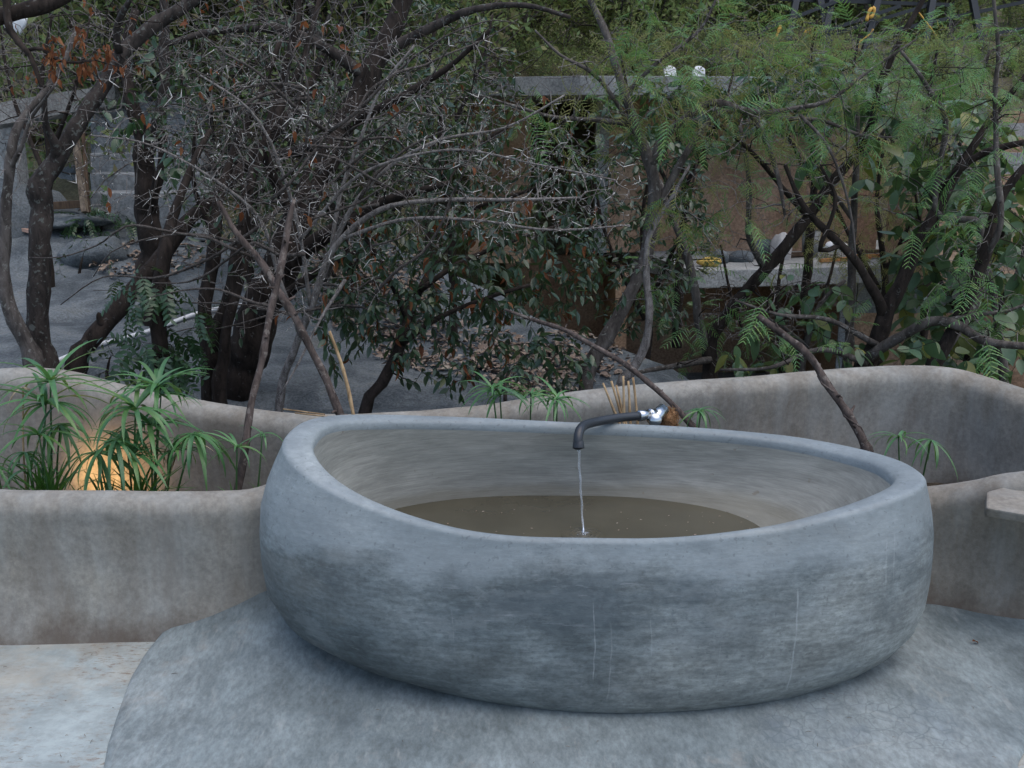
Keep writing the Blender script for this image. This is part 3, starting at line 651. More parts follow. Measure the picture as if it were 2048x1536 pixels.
mb = MB(); ra = at(1035, 192, 15.2); rb_ = XA(1490, 15.6, ZR)
V = [(x0-.4, 16.2, ZR), (ra[0], 15.5, ZR), (XA(1160, 15.2, ZR), 15.2, ZR), (rb_, 15.4, ZR), (XA(1775, 16, ZR), 16.0, ZR), (XA(1775, 16, ZR), 20.8, ZR), (x0-.4, 20.8, ZR)]
V = V + [(x, y, ZR+.27) for x, y, z in V]; n = 7
mb.add(V, [(i, (i+1) % n, n+(i+1) % n, n+i) for i in range(n)], [(0, i+1, i) for i in range(1, n-1)] + [(n, n+i, n+i+1) for i in range(1, n-1)])
bevel(mb.build('roof_slab', M['concrete'], house, False), .02)
mb = MB(); l = XA(1384, 14.5, ZT)
V = [(l, 14.5, ZT), (XA(1705, 15.0, ZT), 15.0, ZT), (XA(2000, 15.9, ZT), 15.9, ZT), (12.0, 17.5, ZT), (12, 18.85, ZT), (l-.9, 18.85, ZT), (l-.12, 15.2, ZT)]
V = [(x, y, z-.26) for x, y, z in V] + V
mb.add(V, [(i, (i+1) % n, n+(i+1) % n, n+i) for i in range(n)], [(0, i+1, i) for i in range(1, n-1)] + [(n, n+i, n+i+1) for i in range(1, n-1)])
bevel(mb.build('terrace_slab', M['concrete'], house, False), .02)
mb = MB(); zb = -2.75
mb.box(XA(1240, 17.4, -1)-2, 12, 18.6, 18.8, zb, ZT-.26); mb.box(l-.9, l-.7, 16.4, 18.6, zb, ZT-.26); mb.build('lower_wall', M['terra'], house, False)
xw = XA(1702, 15.35, -1)
mb = MB(); mb.box(xw, 12, 15.9, 16.1, zb, ZT-.26); mb.box(xw, xw+.2, 16.1, 18.6, zb, ZT-.26); mb.build('lower_side_wall', M['terra'], house, False)
mb = MB(); mb.box(xw+.25, 12, 15.84, 15.897, ZT-.85, ZT-.27); mb.box(xw, xw+.24, 15.86, 15.897, zb, ZT-.27); mb.build('wall_band', M['stair'], house, False)
mb = MB(); mb.box(l-1.5, 12, 12.5, 18.6, zb-.2, zb+.02); mb.build('lower_floor', M['concrete'], house, False)
# pale garden steps right of the house
gs = thing('garden_steps', 'pale pinkish steps climbing beside the house at far right', 'steps', (XA(1940, 14.5, 1), 14.5, ZT))
for k, (a, b, y0, y1) in enumerate([(1925, 2015, 222, 238), (1915, 2010, 246, 268), (1905, 2005, 274, 296), (1890, 2000, 306, 340), (1870, 1995, 350, 400)]):
    Y = 14.8 - k*.3; t_, b_ = at(a, y0, Y), at(b, y1, Y); mb = MB(); mb.box(t_[0], b_[0]+1.6, Y, Y+1.6, ZT-.05, t_[2]); mb.build('step', M['concrete'] if k % 2 else M['terra'], gs, False)

# things left on the terrace
def lump(px, py, Y, r, s, mat, label, cat, name, seed, group=None): return rock(at(px, py, Y), r, *s, mat, label, cat, name, group, seed, 9)
lump(1562, 505, 15.9, .17, (1, .8, 1.9), M['sack'], 'crumpled pale paper sack standing on the terrace slab', 'sack', 'paper_sack', 2)
lump(1530, 497, 16.2, .22, (1.1, .8, .7), M['granite'], 'grey rock against the terracotta wall beside the paper sack', 'rock', 'rock', 31)
lump(1482, 516, 15.6, .17, (1.3, .9, .7), M['granite'], 'low grey rock on the terrace left of the paper sack', 'rock', 'rock', 37)
lump(1440, 515, 15.4, .14, (1, .9, .9), M['granite'], 'grey rock on the terrace corner behind the yellow sack', 'rock', 'rock', 41)
lump(1418, 524, 15.0, .12, (1.5, .9, .6), M['yellow'], 'small faded yellow sack on the terrace corner', 'sack', 'cement_sack', 8)
lump(1672, 494, 16.0, .16, (1.3, .8, .6), M['white'], 'white plastic bag lying beside the grey bucket', 'bag', 'plastic_bag', 12)
b0 = at(1620, 505, 16.2); bk = thing('bucket', 'tall grey bucket on the terrace right of the paper sack', 'bucket', (b0[0], b0[1], ZT))
mb = MB(); c_ = np.array([b0[0], b0[1], ZT]); mb.tube([c_, c_+np.array([0, 0, .42]), c_+np.array([0, 0, .42]), c_+np.array([0, 0, .05])], [.12, .15, .14, .11], 18, True); mb.build('body', M['concrete'], bk)
mb = MB(); a = np.linspace(0, math.pi, 14); mb.tube([c_+np.array([.15*math.cos(q), -.15*math.sin(q)*.6, .42-.10*math.sin(q)]) for q in a], .006, 5); mb.build('handle', M['steel'], bk)
pl = [((1500, 512), (1610, 507), 15.9, .14, M['wood'], 'weathered wide plank lying below the paper sack'),
      ((1640, 520), (1740, 514), 15.4, .07, M['plank'], 'orange plank lying under the white plastic bag'),
      ((1700, 511), (1860, 507), 15.9, .08, M['plank'], 'long bright orange plank on the terrace edge'),
      ((1720, 498), (1900, 494), 16.6, .10, M['wood'], 'pale long plank furthest back on the terrace')]
for (a, b, Y, wd, mt, lb) in pl:
    pa, pb = at(*a, Y), at(*b, Y+.3); pa[2] = ZT+.04; pb[2] = ZT+.05; mb = MB(); mb.bar(pa, pb, wd, .05); tag(mb.build('plank', mt, smooth=False), lb, 'plank')
pa = at(1800, 496, 16.3); mb = MB(); mb.bar((pa[0], 16.3, ZT), (pa[0], 16.3, ZT+.55), .12, .12, (0, 1, 0)); tag(bevel(mb.build('wooden_post', M['plank'], smooth=False), .008), 'short upright orange wooden post at the back of the terrace', 'post')

# white garden chairs on the roof edge
for k, (px, Y, lb) in enumerate([(1340, 20.0, 'white plastic garden chair on the roof, leftmost of three'), (1398, 20.1, 'white plastic garden chair on the roof, middle of three'), (1508, 20.5, 'white plastic garden chair on the roof, half hidden in leaves at right')]):
    zc = ZR+.27; c_ = np.array([XA(px, Y, zc), Y, zc]); t = thing('garden_chair', lb, 'chair', tuple(c_), 'white garden chairs on the roof'); s_ = .52
    mb = MB(); mb.box(c_[0]-.22*s_, c_[0]+.22*s_, Y-.22*s_, Y+.22*s_, zc+.38*s_, zc+.42*s_); bevel(mb.build('seat', M['white'], t, False), .01)
    mb = MB(); V = []
    for v in range(6):
        for u in range(7):
            x = (u/6-.5)*.44*s_; h = .42*s_ + v/5*.45*s_*(1-.25*(2*u/6-1)**2*(v/5)); V.append((c_[0]+x, Y+.22*s_+.10*s_*v/5-.05*(2*u/6-1)**2, zc+h))
    mb.grid(V, 7, 6); o = mb.build('backrest', M['white'], t); m_ = o.modifiers.new('s', 'SOLIDIFY'); m_.thickness = .02
    for sx in (-1, 1):
        for sy in (-1, 1):
            mb = MB(); mb.bar(c_+np.array([sx*.2*s_, sy*.2*s_, 0]), c_+np.array([sx*.19*s_, sy*.19*s_, .39*s_]), .03, .03, (0, 1, 0)); mb.build('leg', M['white'], t, False)

# black steel frame with yellow rope, upper right
fr = thing('steel_frame', 'black steel scaffold frame of sloping rails on the hill at upper right', 'frame', tuple(at(1750, 140, 22)))
def fbar(name, a, b, Y, wd): mb = MB(); mb.bar(at(*a, Y), at(*b, Y+.4), wd, wd, (0, 1, 0)); mb.build(name, M['steel'], fr, False)
for a, b, Y in [((1440, 92), (1700, -8), 22), ((1480, 120), (1800, 12), 22), ((1600, 88), (1850, 12), 22.3), ((1690, 82), (2120, -12), 22.5), ((1700, 122), (1830, 98), 22.2), ((1880, 84), (2120, 46), 22.5), ((1560, -2), (1900, 10), 22.6), ((1950, 168), (2120, 135), 21)]:
    fbar('rail', a, b, Y, .075)
for a, b, Y in [((1568, 120), (1596, -20), 22.05), ((1640, 110), (1668, -20), 22.15), ((1662, 110), (1636, -20), 22.2), ((1722, 130), (1760, -20), 22.3), ((1752, 110), (1730, 60), 22.3), ((1845, 120), (1868, -20), 22.35), ((1970, 130), (1942, -20), 22.4)]:
    fbar('post', a, b, Y, .13)
for pts, lb, r in [([(1543, 96), (1550, 78), (1556, 64), (1562, 50)], 'knotted yellow rope tied round the left frame post', .05), ([(1610, 72), (1613, 58), (1619, 62), (1621, 80)], 'yellow rope looped over the middle frame rail', .045),
                   ([(1733, 42), (1738, 24), (1746, 14), (1748, 26), (1740, 36)], 'thick yellow rope bundle high on the frame', .05), ([(1715, 100), (1720, 84), (1740, 68), (1746, 58)], 'yellow rope running slantwise below the frame', .022),
                   ([(1832, 18), (1866, 62), (1890, 98), (1917, 130)], 'taut thin yellow rope slanting down from the frame', .022), ([(1608, 130), (1620, 142), (1604, 156)], 'loose yellow rope end among leaves below the frame', .04)]:
    mb = MB(); P = crom(np.array([at(x, y, 21.9) for x, y in pts]), .04); mb.tube(P, r*.65*(1+.3*np.sin(np.arange(len(P))*1.7)), 7); tag(mb.build('rope', M['rope']), lb, 'rope')

# concrete stairs, beam and timber on the left
sz0 = at(290, 418, 9.6)[2]; xs0, xs1 = XA(176, 9.6, sz0), XA(402, 9.6, sz0)
stt = thing('staircase', 'rough grey concrete staircase behind the burled trunk', 'stairs', ((xs0+xs1)/2, 9.6, sz0-.3))
zz = [at(290, q, 9.6 + .30*k)[2] for k, q in enumerate((384, 346, 306, 270, 236, 203, 172, 142))]
for k, z in enumerate(zz):
    mb = MB(); ze = zz[k+1] if k+1 < len(zz) else z+.2
    mb.box(XA(178, 9.6+.30*k, z), XA(404, 9.6+.3*k, z), 9.6+.30*k, 9.6+.30*(k+1)+.03, sz0-.3, z); bevel(mb.build('step', M['stair'], stt, False), .02, 3)
def tim(a, b, Y0, Y1, wd, th, mt, name, lb, cat):
    mb = MB(); mb.bar(at(*a, Y0), at(*b, Y1), wd, th, (0, 1, 0)); return tag(bevel(mb.build(name, mt, smooth=False), .004), lb, cat)
tim((170, 425), (147, 245), 9.3, 9.6, .05, .06, M['log'], 'wooden_strut', 'dark brown wooden strut leaning left of the staircase', 'post')
tim((178, 425), (164, 240), 9.45, 9.7, .025, .04, M['wood'], 'wooden_batten', 'thin brown batten along the staircase edge', 'batten')
tim((95, 412), (166, 408), 9.5, 9.5, .07, .05, M['wood'], 'wooden_crosspiece', 'short pale crosspiece nailed to the foot of the strut', 'plank')
bm_ = thing('concrete_beam', 'pale concrete beam on a square post at the upper left', 'beam', tuple(at(20, 355, 9.8)))
mb = MB(); V = []
for (px, py, h, Y) in [(-60, 238, .17, 8.9), (30, 222, .19, 9.4), (130, 205, .20, 10.1), (230, 190, .20, 10.8)]:
    b = at(px, py, Y); V += [b+np.array([0, 0, -h*.5]), b+np.array([0, .45, -h*.5]), b+np.array([0, .45, h*.5]), b+np.array([0, 0, h*.5])]
mb.grid(V, 4, 4, True); mb.build('lintel', M['concrete'], bm_, False)
mb = MB(); a, b = at(22, 362, 9.6), at(14, 236, 9.6); mb.box(a[0]-.09, a[0]+.12, 9.5, 9.72, a[2]-.6, b[2]); bevel(mb.build('post', M['concrete'], bm_, False), .01)
mb = MB(); mb.bar(onrock(32, 465)+np.array([0, 0, .03]), onrock(78, 478)+np.array([0, 0, .03]), .16, .03); tag(mb.build('board', M['pinkboard'], smooth=False), 'small pinkish board lying on the boulder at far left', 'board')
P = crom(np.array([onrock(a_, b_)+np.array([0, 0, .03]) for a_, b_ in ((40, 748), (120, 722), (190, 700), (300, 665), (400, 637), (480, 615), (560, 600))]), .1)
mb = MB(); mb.tube(P, .016, 10); tag(mb.build('water_pipe', M['pvc']), 'white plastic water pipe running up the boulder between the trunks', 'pipe')
# firewood under the beam
base_log = None
for k in range(22):
    Y = rng.uniform(12.3, 13.4); c_ = at(rng.uniform(45, 120), rng.uniform(245, 320), Y); a = rng.normal(size=3)*np.array([1, .6, .45]); a /= np.linalg.norm(a); L = rng.uniform(.25, .5)
    mb = MB(); mb.tube(crom(np.array([c_-a*L, c_+np.array([0, 0, .04]), c_+a*L]), .1), np.linspace(.055, .035, len(crom(np.array([c_-a*L, c_, c_+a*L]), .1)))[0]*rng.uniform(.7, 1.2), 7)
    tag(mb.build('firewood_log', M['log']), 'grey brown log in the heap of dead wood under the concrete beam', 'log', 'heap of dead wood')
# white sack hanging at upper left
mb = MB(); V = []; c_ = at(30, 40, 7.5)
for i in range(13):
    f = i/12
    for j in range(20):
        th = 2*math.pi*j/20; r = .055*(.35+.9*math.sin(math.pi*min(1, f*.85+.12)))*(1+.15*math.sin(3*th+f*5)); V.append((c_[0]+r*math.cos(th)*1.2, 7.5+r*.6*math.sin(th), c_[2]+.09-.17*f+.02*math.sin(5*th)))
mb.grid(V, 20, 13, True); bag = tag(mb.build('plastic_sack', M['white']), 'white plastic sack with blue print snagged in branches at upper left', 'sack')
ORG[bag.name] = np.zeros(3); mb = MB(); mb.box(c_[0]-.035, c_[0]-.012, 7.44, 7.447, c_[2]+.02, c_[2]+.06); mb.build('print', M['blue'], bag, False)

# ------------------------------------------------------------------ leaf shapes
def leaf_mesh(name, L, W, mat, fold=.25, curl=.2, rows=5, tipk=1.0):
    mb = MB(); V = []
    for i in range(rows):
        f = i/(rows-1); w_ = W*.5*math.sin(math.pi*min(1, (f**.8)*.97+.02))**.85*(1 if f < .95 else .4); z = -curl*L*f*f
        V += [(-w_, L*f, z+fold*w_), (0, L*f, z), (w_, L*f, z+fold*w_)]
    mb.grid(V, 3, rows); me = mb.mesh(name); me.materials.append(mat); return me
def frond_mesh(name, L, mat, pairs=9, nl=10, droop=.35, pl=.32):
    bend = random.uniform(-.22, .22); mb = MB(); P = np.array([(bend*L*f*f, L*f, -droop*L*f*f) for f in np.linspace(0, 1, 8)]); mb.tube(P, np.linspace(.0016, .0006, 8), 3, False)
    for i in range(pairs):
        f = .14 + .84*i/(pairs-1); b = np.array([bend*L*f*f, L*f, -droop*L*f*f])
        for s in (-1, 1):
            if random.random() < .06: continue
            l_ = L*pl*(math.sin(math.pi*(f*.75+.18))**.7)*random.uniform(.75, 1.12)
            a = R(66 - 24*f + random.uniform(-6, 6)); d = np.array([s*math.sin(a), math.cos(a), -.10+random.uniform(-.1, .1)]); n_ = np.array([-s*math.cos(a), math.sin(a), 0]); V = []
            for k in range(nl):
                g0 = k/(nl-1); c_ = b + d*l_*g0 + np.array([0, 0, -.28*l_*g0*g0]); hw = L*.019*(1 if k % 2 else .45)*(1-.75*g0**3)*(1 if k else .3)
                V += [c_-n_*hw+d*hw*.5, c_+n_*hw+d*hw*.5]
            mb.grid(V, 2, nl)
    me = mb.mesh(name, smooth=False); me.materials.append(mat); return me
def blade_mesh(name, L, W, mat, arch, twist=0):
    mb = MB(); V = []; y = z = 0; n = 10; ang = arch[0]
    for i in range(n):
        f = i/(n-1); ang = arch[0] + (arch[1]-arch[0])*f; w_ = W*.5*(min(1, .45+f*4))*(1-f**3.2)+.0004
        V += [(-w_, y, z+.35*w_), (0, y, z), (w_, y, z+.35*w_)]; y += L/n*math.cos(ang); z += L/n*math.sin(ang)
    mb.grid(V, 3, n); me = mb.mesh(name); me.materials.append(mat); return me
def compound_mesh(name, L, mat, pairs=6, ll=.06, lw=.026):
    """one pinnate leaf: a drooping stalk with paired oval leaflets"""
    mb = MB(); P = np.array([(0, L*f, -.3*L*f*f) for f in np.linspace(0, 1, 6)]); mb.tube(P, np.linspace(.002, .0008, 6), 3, False)
    for i in range(pairs):
        f = .2+.78*i/(pairs-1)
        for s in (-1, 1):
            b = np.array([0, L*f, -.3*L*f*f]); a = R(58+random.uniform(-12, 12)); d = np.array([s*math.sin(a), math.cos(a), -.35+random.uniform(-.2, .2)]); d /= np.linalg.norm(d)
            x = np.cross(d, [0, 0, 1]); x /= np.linalg.norm(x); V = []
            for k in range(4):
                g0 = k/3; w_ = lw*.5*math.sin(math.pi*(g0*.9+.06)); V += [b+d*ll*g0-x*w_+np.array([0, 0, w_*.3]), b+d*ll*g0+x*w_+np.array([0, 0, w_*.3])]
            mb.grid(V, 2, 4)
    me = mb.mesh(name); me.materials.append(mat); return me
LM = dict(
    dark=[leaf_mesh('leaf', .070*s, .028*s, M['lf_dark'], .3, c) for s, c in ((1, .15), (.85, .35), (1.15, .05))],
    vine=[leaf_mesh('leaf', .12*s, .055*s, M['lf_vine'], .25, c, 6) for s, c in ((1, .2), (.8, .4), (1.15, .1))],
    big=[leaf_mesh('leaf', .175*s, .088*s, M['lf_big'], .18, c, 7) for s, c in ((1, .12), (.75, .3), (1.15, .2), (.9, -.1))],
    dead=[leaf_mesh('leaf', .06*s, .026*s, M['lf_dead'], .7, c) for s, c in ((1, .6), (1.2, .3))],
    litter=[leaf_mesh('leaf', .065*s, .036*s, M['litter'], f, c, 4) for s, f, c in ((1, .6, .1), (.8, .9, -.3), (1.2, .4, .3))],
    feather=[frond_mesh('frond', .185*s, M['lf_feather'], 10, 9, d, .36) for s, d in ((1, .18), (.8, .05), (1.2, .32), (.95, .5), (.65, .1), (1.05, .4), (.75, .25), (.5, .6))],
    olive=[frond_mesh('frond', .15*s, M['lf_olive'], 7, 9, d, .36) for s, d in ((1, .3), (.8, .6))],
    comp=[compound_mesh('compound_leaf', .26*s, M['lf_vine'], 7) for s in (1, .85, 1.15)],
)
def orient(p, d, up, s=1.0):
    d = d/(np.linalg.norm(d)+1e-9); x = np.cross(d, up); nx = np.linalg.norm(x)
    x = x/nx if nx > 1e-4 else np.array([1.0, 0, 0]); z = np.cross(x, d)
    m = np.eye(4); m[:3, 0] = x*s; m[:3, 1] = d*s; m[:3, 2] = z*s; m[:3, 3] = p; return m
def mdata(me):
    n = len(me.vertices); V = np.zeros(n*3, np.float32); me.vertices.foreach_get('co', V); V = V.reshape(-1, 3)
    Q = [tuple(p.vertices) for p in me.polygons if len(p.vertices) == 4]; T = [tuple(p.vertices) for p in me.polygons if len(p.vertices) == 3]
    return V, np.array(Q, int).reshape(-1, 4), np.array(T, int).reshape(-1, 3)
def leaves(parent, mats, kind, nobj=120, name='leaf', restname='crown', mix=None):
    """the leaves seen largest become objects, the rest one mesh"""
    if not mats: return None
    ms = LM[kind] if isinstance(kind, str) else kind; off = org(parent)
    A = np.array(mats); px, py, d = proj(A[:, :3, 3]); vis = (px > -30) & (px < 2078) & (py > -30) & (py < 1100)
    order = np.argsort(np.where(vis, d, d+100)); nobj = min(nobj, len(A), int(vis.sum()))
    rest = order[nobj:]; crown = None
    if len(rest):
        mb = MB(); D = [mdata(m_) for m_ in ms]; which = rng.integers(0, len(ms), len(rest))
        for k, (V, Q, T) in enumerate(D):
            S = A[rest[which == k]]
            if not len(S): continue
            W_ = np.einsum('nij,vj->nvi', S[:, :3, :3], V) + S[:, None, :3, 3]; nv = len(V); o_ = (np.arange(len(S))*nv)[:, None, None]
            mb.add(W_.reshape(-1, 3), (Q[None]+o_).reshape(-1, 4) if len(Q) else None, (T[None]+o_).reshape(-1, 3) if len(T) else None)
        crown = mb.build(restname, ms[0].materials[0], parent, True, 'stuff')
    par = crown if crown else parent
    for i in order[:nobj]:
        o_ = bpy.data.objects.new(name, ms[int(rng.integers(0, len(ms)))]); COL.objects.link(o_); o_.parent = par
        m_ = A[i].copy(); m_[:3, 3] -= off; o_.matrix_local = Matrix(m_.tolist())
    return crown

# ------------------------------------------------------------------ trees
class Tree:
    def __init__(s, name, label, cat='tree', group=None, base=None):
        s.t = None; s.name, s.label, s.cat, s.group = name, label, cat, group
        s.N = np.zeros((60000, 3)); s.Rr = np.zeros(60000); s.Tg = np.zeros((60000, 3)); s.n = 0; s.tw = []
    def nodes(s, P, r):
        k = len(P); T = np.gradient(P, axis=0); T /= np.linalg.norm(T, axis=1, keepdims=True)+1e-9
        s.N[s.n:s.n+k] = P; s.Rr[s.n:s.n+k] = r; s.Tg[s.n:s.n+k] = T; s.n += k
    def limb(s, pts, mat, name=None, sides=9, rough=.12, sink=.8):
        """pts: (px, py, Y, width in photograph pixels)"""
        Q = []
        for px, py, Y, wd in pts:
            p = at(px, py, Y); Q.append((*p, wd*.5*depth(p)/FPX))
        if s.t is None:
            b = np.array(Q[0]); b[2] -= sink; b[3] *= 1.15; Q.insert(0, tuple(b)); s.t = thing(s.name, s.label, s.cat, tuple(b[:3]), s.group); nm = name or 'trunk'
        else: nm = name or 'limb'
        P = crom(np.array(Q), .06); r = np.maximum(P[:, 3], .0015)
        k = np.arange(len(P)); ph = rng.uniform(0, 9)
        P[:, :3] += (np.stack([np.sin(k*.9+ph), np.sin(k*1.3+ph*2), np.sin(k*.7+ph*3)], 1)*rough*r[:, None])
        r = r*(1+.07*np.sin(k*1.9+ph)+.05*np.sin(k*.63+ph))
        mb = MB(); mb.tube(P[:, :3], r, sides); mb.build(nm, mat, s.t); s.nodes(P[:, :3], r); return s
    def fill(s, pts, mat, name='twigs', rmax=.012, rtip=.0018, wander=.12, seg=.07, sides=4, sag=0.0, keep=True, maxd=3.0):
        pts = np.asarray(pts); d0 = np.array([np.min(np.linalg.norm(s.N[:s.n]-p, axis=1)) for p in pts]); mb = MB(); out = []
        for p in pts[np.argsort(d0)]:
            D = np.linalg.norm(s.N[:s.n]-p, axis=1); q = int(np.argmin(D + rng.uniform(0, .08, s.n))); L = D[q]
            if L < .04 or L > maxd: continue
            a = s.N[q]; dr = (p-a)/L; tg = s.Tg[q]*(1 if np.dot(s.Tg[q], dr) > 0 else .3); c_ = a + (tg*.55+dr*.45)*L*.45 + rng.normal(size=3)*L*.10
            k = max(3, int(L/seg)+1); t = np.linspace(0, 1, k)[:, None]; P = a*(1-t)**2 + 2*c_*t*(1-t) + p*t*t
            P[1:-1] += rng.normal(size=(k-2, 3))*wander*seg; P[:, 2] -= sag*L*np.sin(math.pi*t[:, 0]*.5)*t[:, 0]
            r0 = min(rmax, s.Rr[q]*.75, rtip+.010*L+.002); r = r0 + (rtip-r0)*t[:, 0]
            mb.tube(P, r, sides, False); s.nodes(P, r); out.append(P)
        o_ = mb.build(name, mat, s.t, True, 'stuff') if mb.n else None; s.last = out
        if keep: s.tw += out
        return s
    def place(s, step=.05, start=.3, spread=1.0, droop=.3, scale=(.8, 1.15), tw=None, tip=True, flat=.7):
        """leaf positions along the twigs, alternating sides"""
        out = []
        for P in (tw if tw is not None else s.tw):
            L = np.concatenate([[0], np.cumsum(np.linalg.norm(np.diff(P, axis=0), axis=1))]); sgn = 1
            for q in np.arange(L[-1]*start, L[-1], step*rng.uniform(.85, 1.2)):
                p = np.array([np.interp(q, L, P[:, c_]) for c_ in range(3)]); i = min(len(P)-2, int(np.searchsorted(L, q))-1); t = P[max(i, 0)+1]-P[max(i, 0)]; t /= np.linalg.norm(t)+1e-9
                sd_ = np.cross(t, [0, 0, 1]); sd_ /= np.linalg.norm(sd_)+1e-9; sgn = -sgn
                d = t*rng.uniform(.3, .9) + sd_*sgn*spread*rng.uniform(.6, 1.1) + np.array([0, 0, -droop*rng.uniform(.2, 1.6)]) + rng.normal(size=3)*.25
                up = np.array([0, 0, flat]) + rng.normal(size=3)*.45; out.append(orient(p, d, up, rng.uniform(*scale)))
            if tip and len(P) > 1: out.append(orient(P[-1], P[-1]-P[-2]+np.array([0, 0, -droop*.1]), np.array([0, 0, 1.0])+rng.normal(size=3)*.3, rng.uniform(*scale)))
        return out
def reg(n, ells):
    """random points in the given regions: (px, py, rx, ry, Ynear, Yfar, weight)"""
    w_ = np.array([e[6] for e in ells], float); w_ /= w_.sum(); out = []
    for k in rng.choice(len(ells), n, p=w_):
        cx, cy, rx, ry, y0, y1, _ = ells[k]; a = rng.uniform(0, 6.283); r = math.sqrt(rng.uniform()); out.append(at(cx+rx*r*math.cos(a), cy+ry*r*math.sin(a), rng.uniform(y0, y1)))
    return np.array(out)
# ------------------------------------------------------------------ the trees behind the wall, left to right
BL, BD, BG = M['bark_lichen'], M['bark_dark'], M['bark_grey']; TG, TD = M['twig_grey'], M['twig_dark']
def J(P, s): return P + rng.normal(size=P.shape)*s
t = Tree('lichen_tree', 'crooked trunk blotched with pale lichen bending right above a kink, far left')
t.limb([(88,745,6.2,58),(80,690,6.2,46),(76,600,6.2,42),(82,480,6.25,44),(80,400,6.3,44),(82,372,6.3,44),(108,330,6.35,36),(145,262,6.4,34),(190,200,6.5,30),(240,112,6.6,30),(300,58,6.7,28),(380,5,6.8,24),(460,-60,7,18)], BL)
t.limb([(112,325,6.36,24),(112,290,6.3,20),(92,255,6.25,14),(90,200,6.2,9),(105,130,6.2,6)], BL)
t.limb([(240,112,6.6,18),(232,60,6.5,14),(260,0,6.4,11),(300,-70,6.4,8)], BL)
t.fill(reg(26, [(150,80,200,110,5.8,7.2,1),(350,10,150,90,6.2,7.4,1)]), TD, 'branches', .014, .004, .15)
t.fill(reg(420, [(120,120,200,130,5.6,7.2,1),(330,60,200,110,6,7.4,1)]), TG, 'twigs', .006, .0018, .25)
leaves(t.t, t.place(.35, .6, tw=t.last[::14], droop=.8, scale=(.5, .9)), 'dead', 25)
t = Tree('slim_tree', 'slender curved grey trunk at the left picture edge beside the lichen trunk')
t.limb([(70,742,6.0,40),(52,690,6.0,34),(22,620,5.95,30),(4,545,5.95,26),(12,460,5.95,24),(14,380,5.95,20),(22,310,5.95,20),(40,245,6,16),(85,188,6.1,13),(128,125,6.2,11),(150,60,6.3,8)], BG)
t.limb([(18,340,5.95,13),(45,290,5.9,9),(60,240,5.9,7),(110,170,5.8,5)], BG)
t.fill(reg(60, [(80,150,140,130,5.6,6.6,1),(30,300,70,120,5.6,6.2,.5)]), TG, 'twigs', .006, .0018, .25)
t = Tree('hanging_branch', 'dark branch hanging in from the upper left corner with rusty dead leaves', 'branch')
t.limb([(-40,45,5.5,34),(40,25,5.55,34),(110,0,5.6,30),(190,-50,5.7,26)], BD, sink=0.0)
t.limb([(12,-30,5.5,16),(20,60,5.45,15),(60,110,5.4,12),(82,170,5.4,7),(92,172,5.4,3)], BD)
t.limb([(58,100,5.42,8),(85,98,5.4,8),(115,120,5.4,6),(150,125,5.4,5),(190,120,5.4,4)], BD)
t.fill(reg(46, [(150,110,70,60,5.3,5.6,1),(190,130,60,40,5.3,5.6,.6),(110,95,30,30,5.3,5.5,.5)]), TD, 'twigs', .004, .0013, .15)
leaves(t.t, t.place(.03, .25, droop=1.6, scale=(.45, .85)), 'dead', 240, restname='dead_leaves')
t = Tree('leaning_tree', 'dark trunk leaning steeply to the right across the white pipe')
t.limb([(150,735,6.3,44),(175,690,6.35,38),(232,622,6.45,36),(300,540,6.6,32),(370,452,6.75,28),(450,372,6.9,26),(520,300,7.0,22),(600,200,7.1,18),(660,90,7.2,13)], BD)
t.limb([(205,655,6.38,16),(197,635,6.36,11),(199,625,6.36,6)], BD, 'stub')
t.fill(reg(40, [(520,250,140,160,6.6,7.6,1)]), TD, 'branches', .012, .003, .15)
t.fill(reg(260, [(520,240,190,210,6.4,7.8,1)]), TD, 'twigs', .006, .0014, .2)
leaves(t.t, t.place(.12, .4, tw=t.last[::3], droop=.5, scale=(.6, .95)), 'dark', 140)
t = Tree('burled_tree', 'thick burled dark trunk wrapped in a glossy climber, in front of the staircase')
t.limb([(300,475,7.6,52),(296,420,7.6,46),(288,350,7.6,46),(292,300,7.6,40),(276,250,7.6,34),(262,190,7.6,26),(250,110,7.7,20),(270,20,7.8,16)], BD, sides=12, rough=.2)
t.limb([(292,300,7.6,30),(318,240,7.5,26),(328,160,7.5,22),(328,60,7.5,20),(326,-40,7.5,18)], BL)
t.limb([(300,410,7.55,22),(322,340,7.5,20),(326,260,7.5,16)], BD)
t.fill(reg(70, [(205,225,70,60,6.9,7.4,1.2),(330,290,60,110,6.9,7.4,1.2),(345,130,100,90,7,7.8,.8)]), TD, 'climber', .006, .002, .15, sag=.15)
leaves(t.t, t.place(.075, .12, droop=.8, scale=(.75, 1.05), tw=t.tw[::2]), 'vine', 300)
t = Tree('leafy_sapling', 'straight dark sapling with drooping rows of paired oval leaflets')
t.limb([(330,780,5.5,44),(322,720,5.5,34),(314,650,5.5,32),(318,580,5.55,30),(330,500,5.6,28),(345,440,5.7,22),(372,360,5.8,16),(420,260,6,10)], BD)
t.fill(reg(34, [(330,620,80,90,5.3,5.7,1),(260,540,40,40,5.3,5.6,.3),(330,700,40,40,5.3,5.5,.4)]), TD, 'twigs', .004, .0015, .1, sag=.2)
leaves(t.t, t.place(.14, .25, droop=.9, scale=(.6, .95), tw=t.tw), 'comp', 120, 'compound_leaf')
t = Tree('forked_tree', 'slim dark tree forking low into a V beside the big trunk')
t.limb([(425,800,5.9,46),(428,740,5.9,44),(420,690,5.9,40),(408,632,5.9,30),(420,560,5.95,28),(430,470,6,26),(440,390,6.1,22),(470,300,6.2,17),(520,190,6.3,13),(560,80,6.4,9)], BD, sides=10)
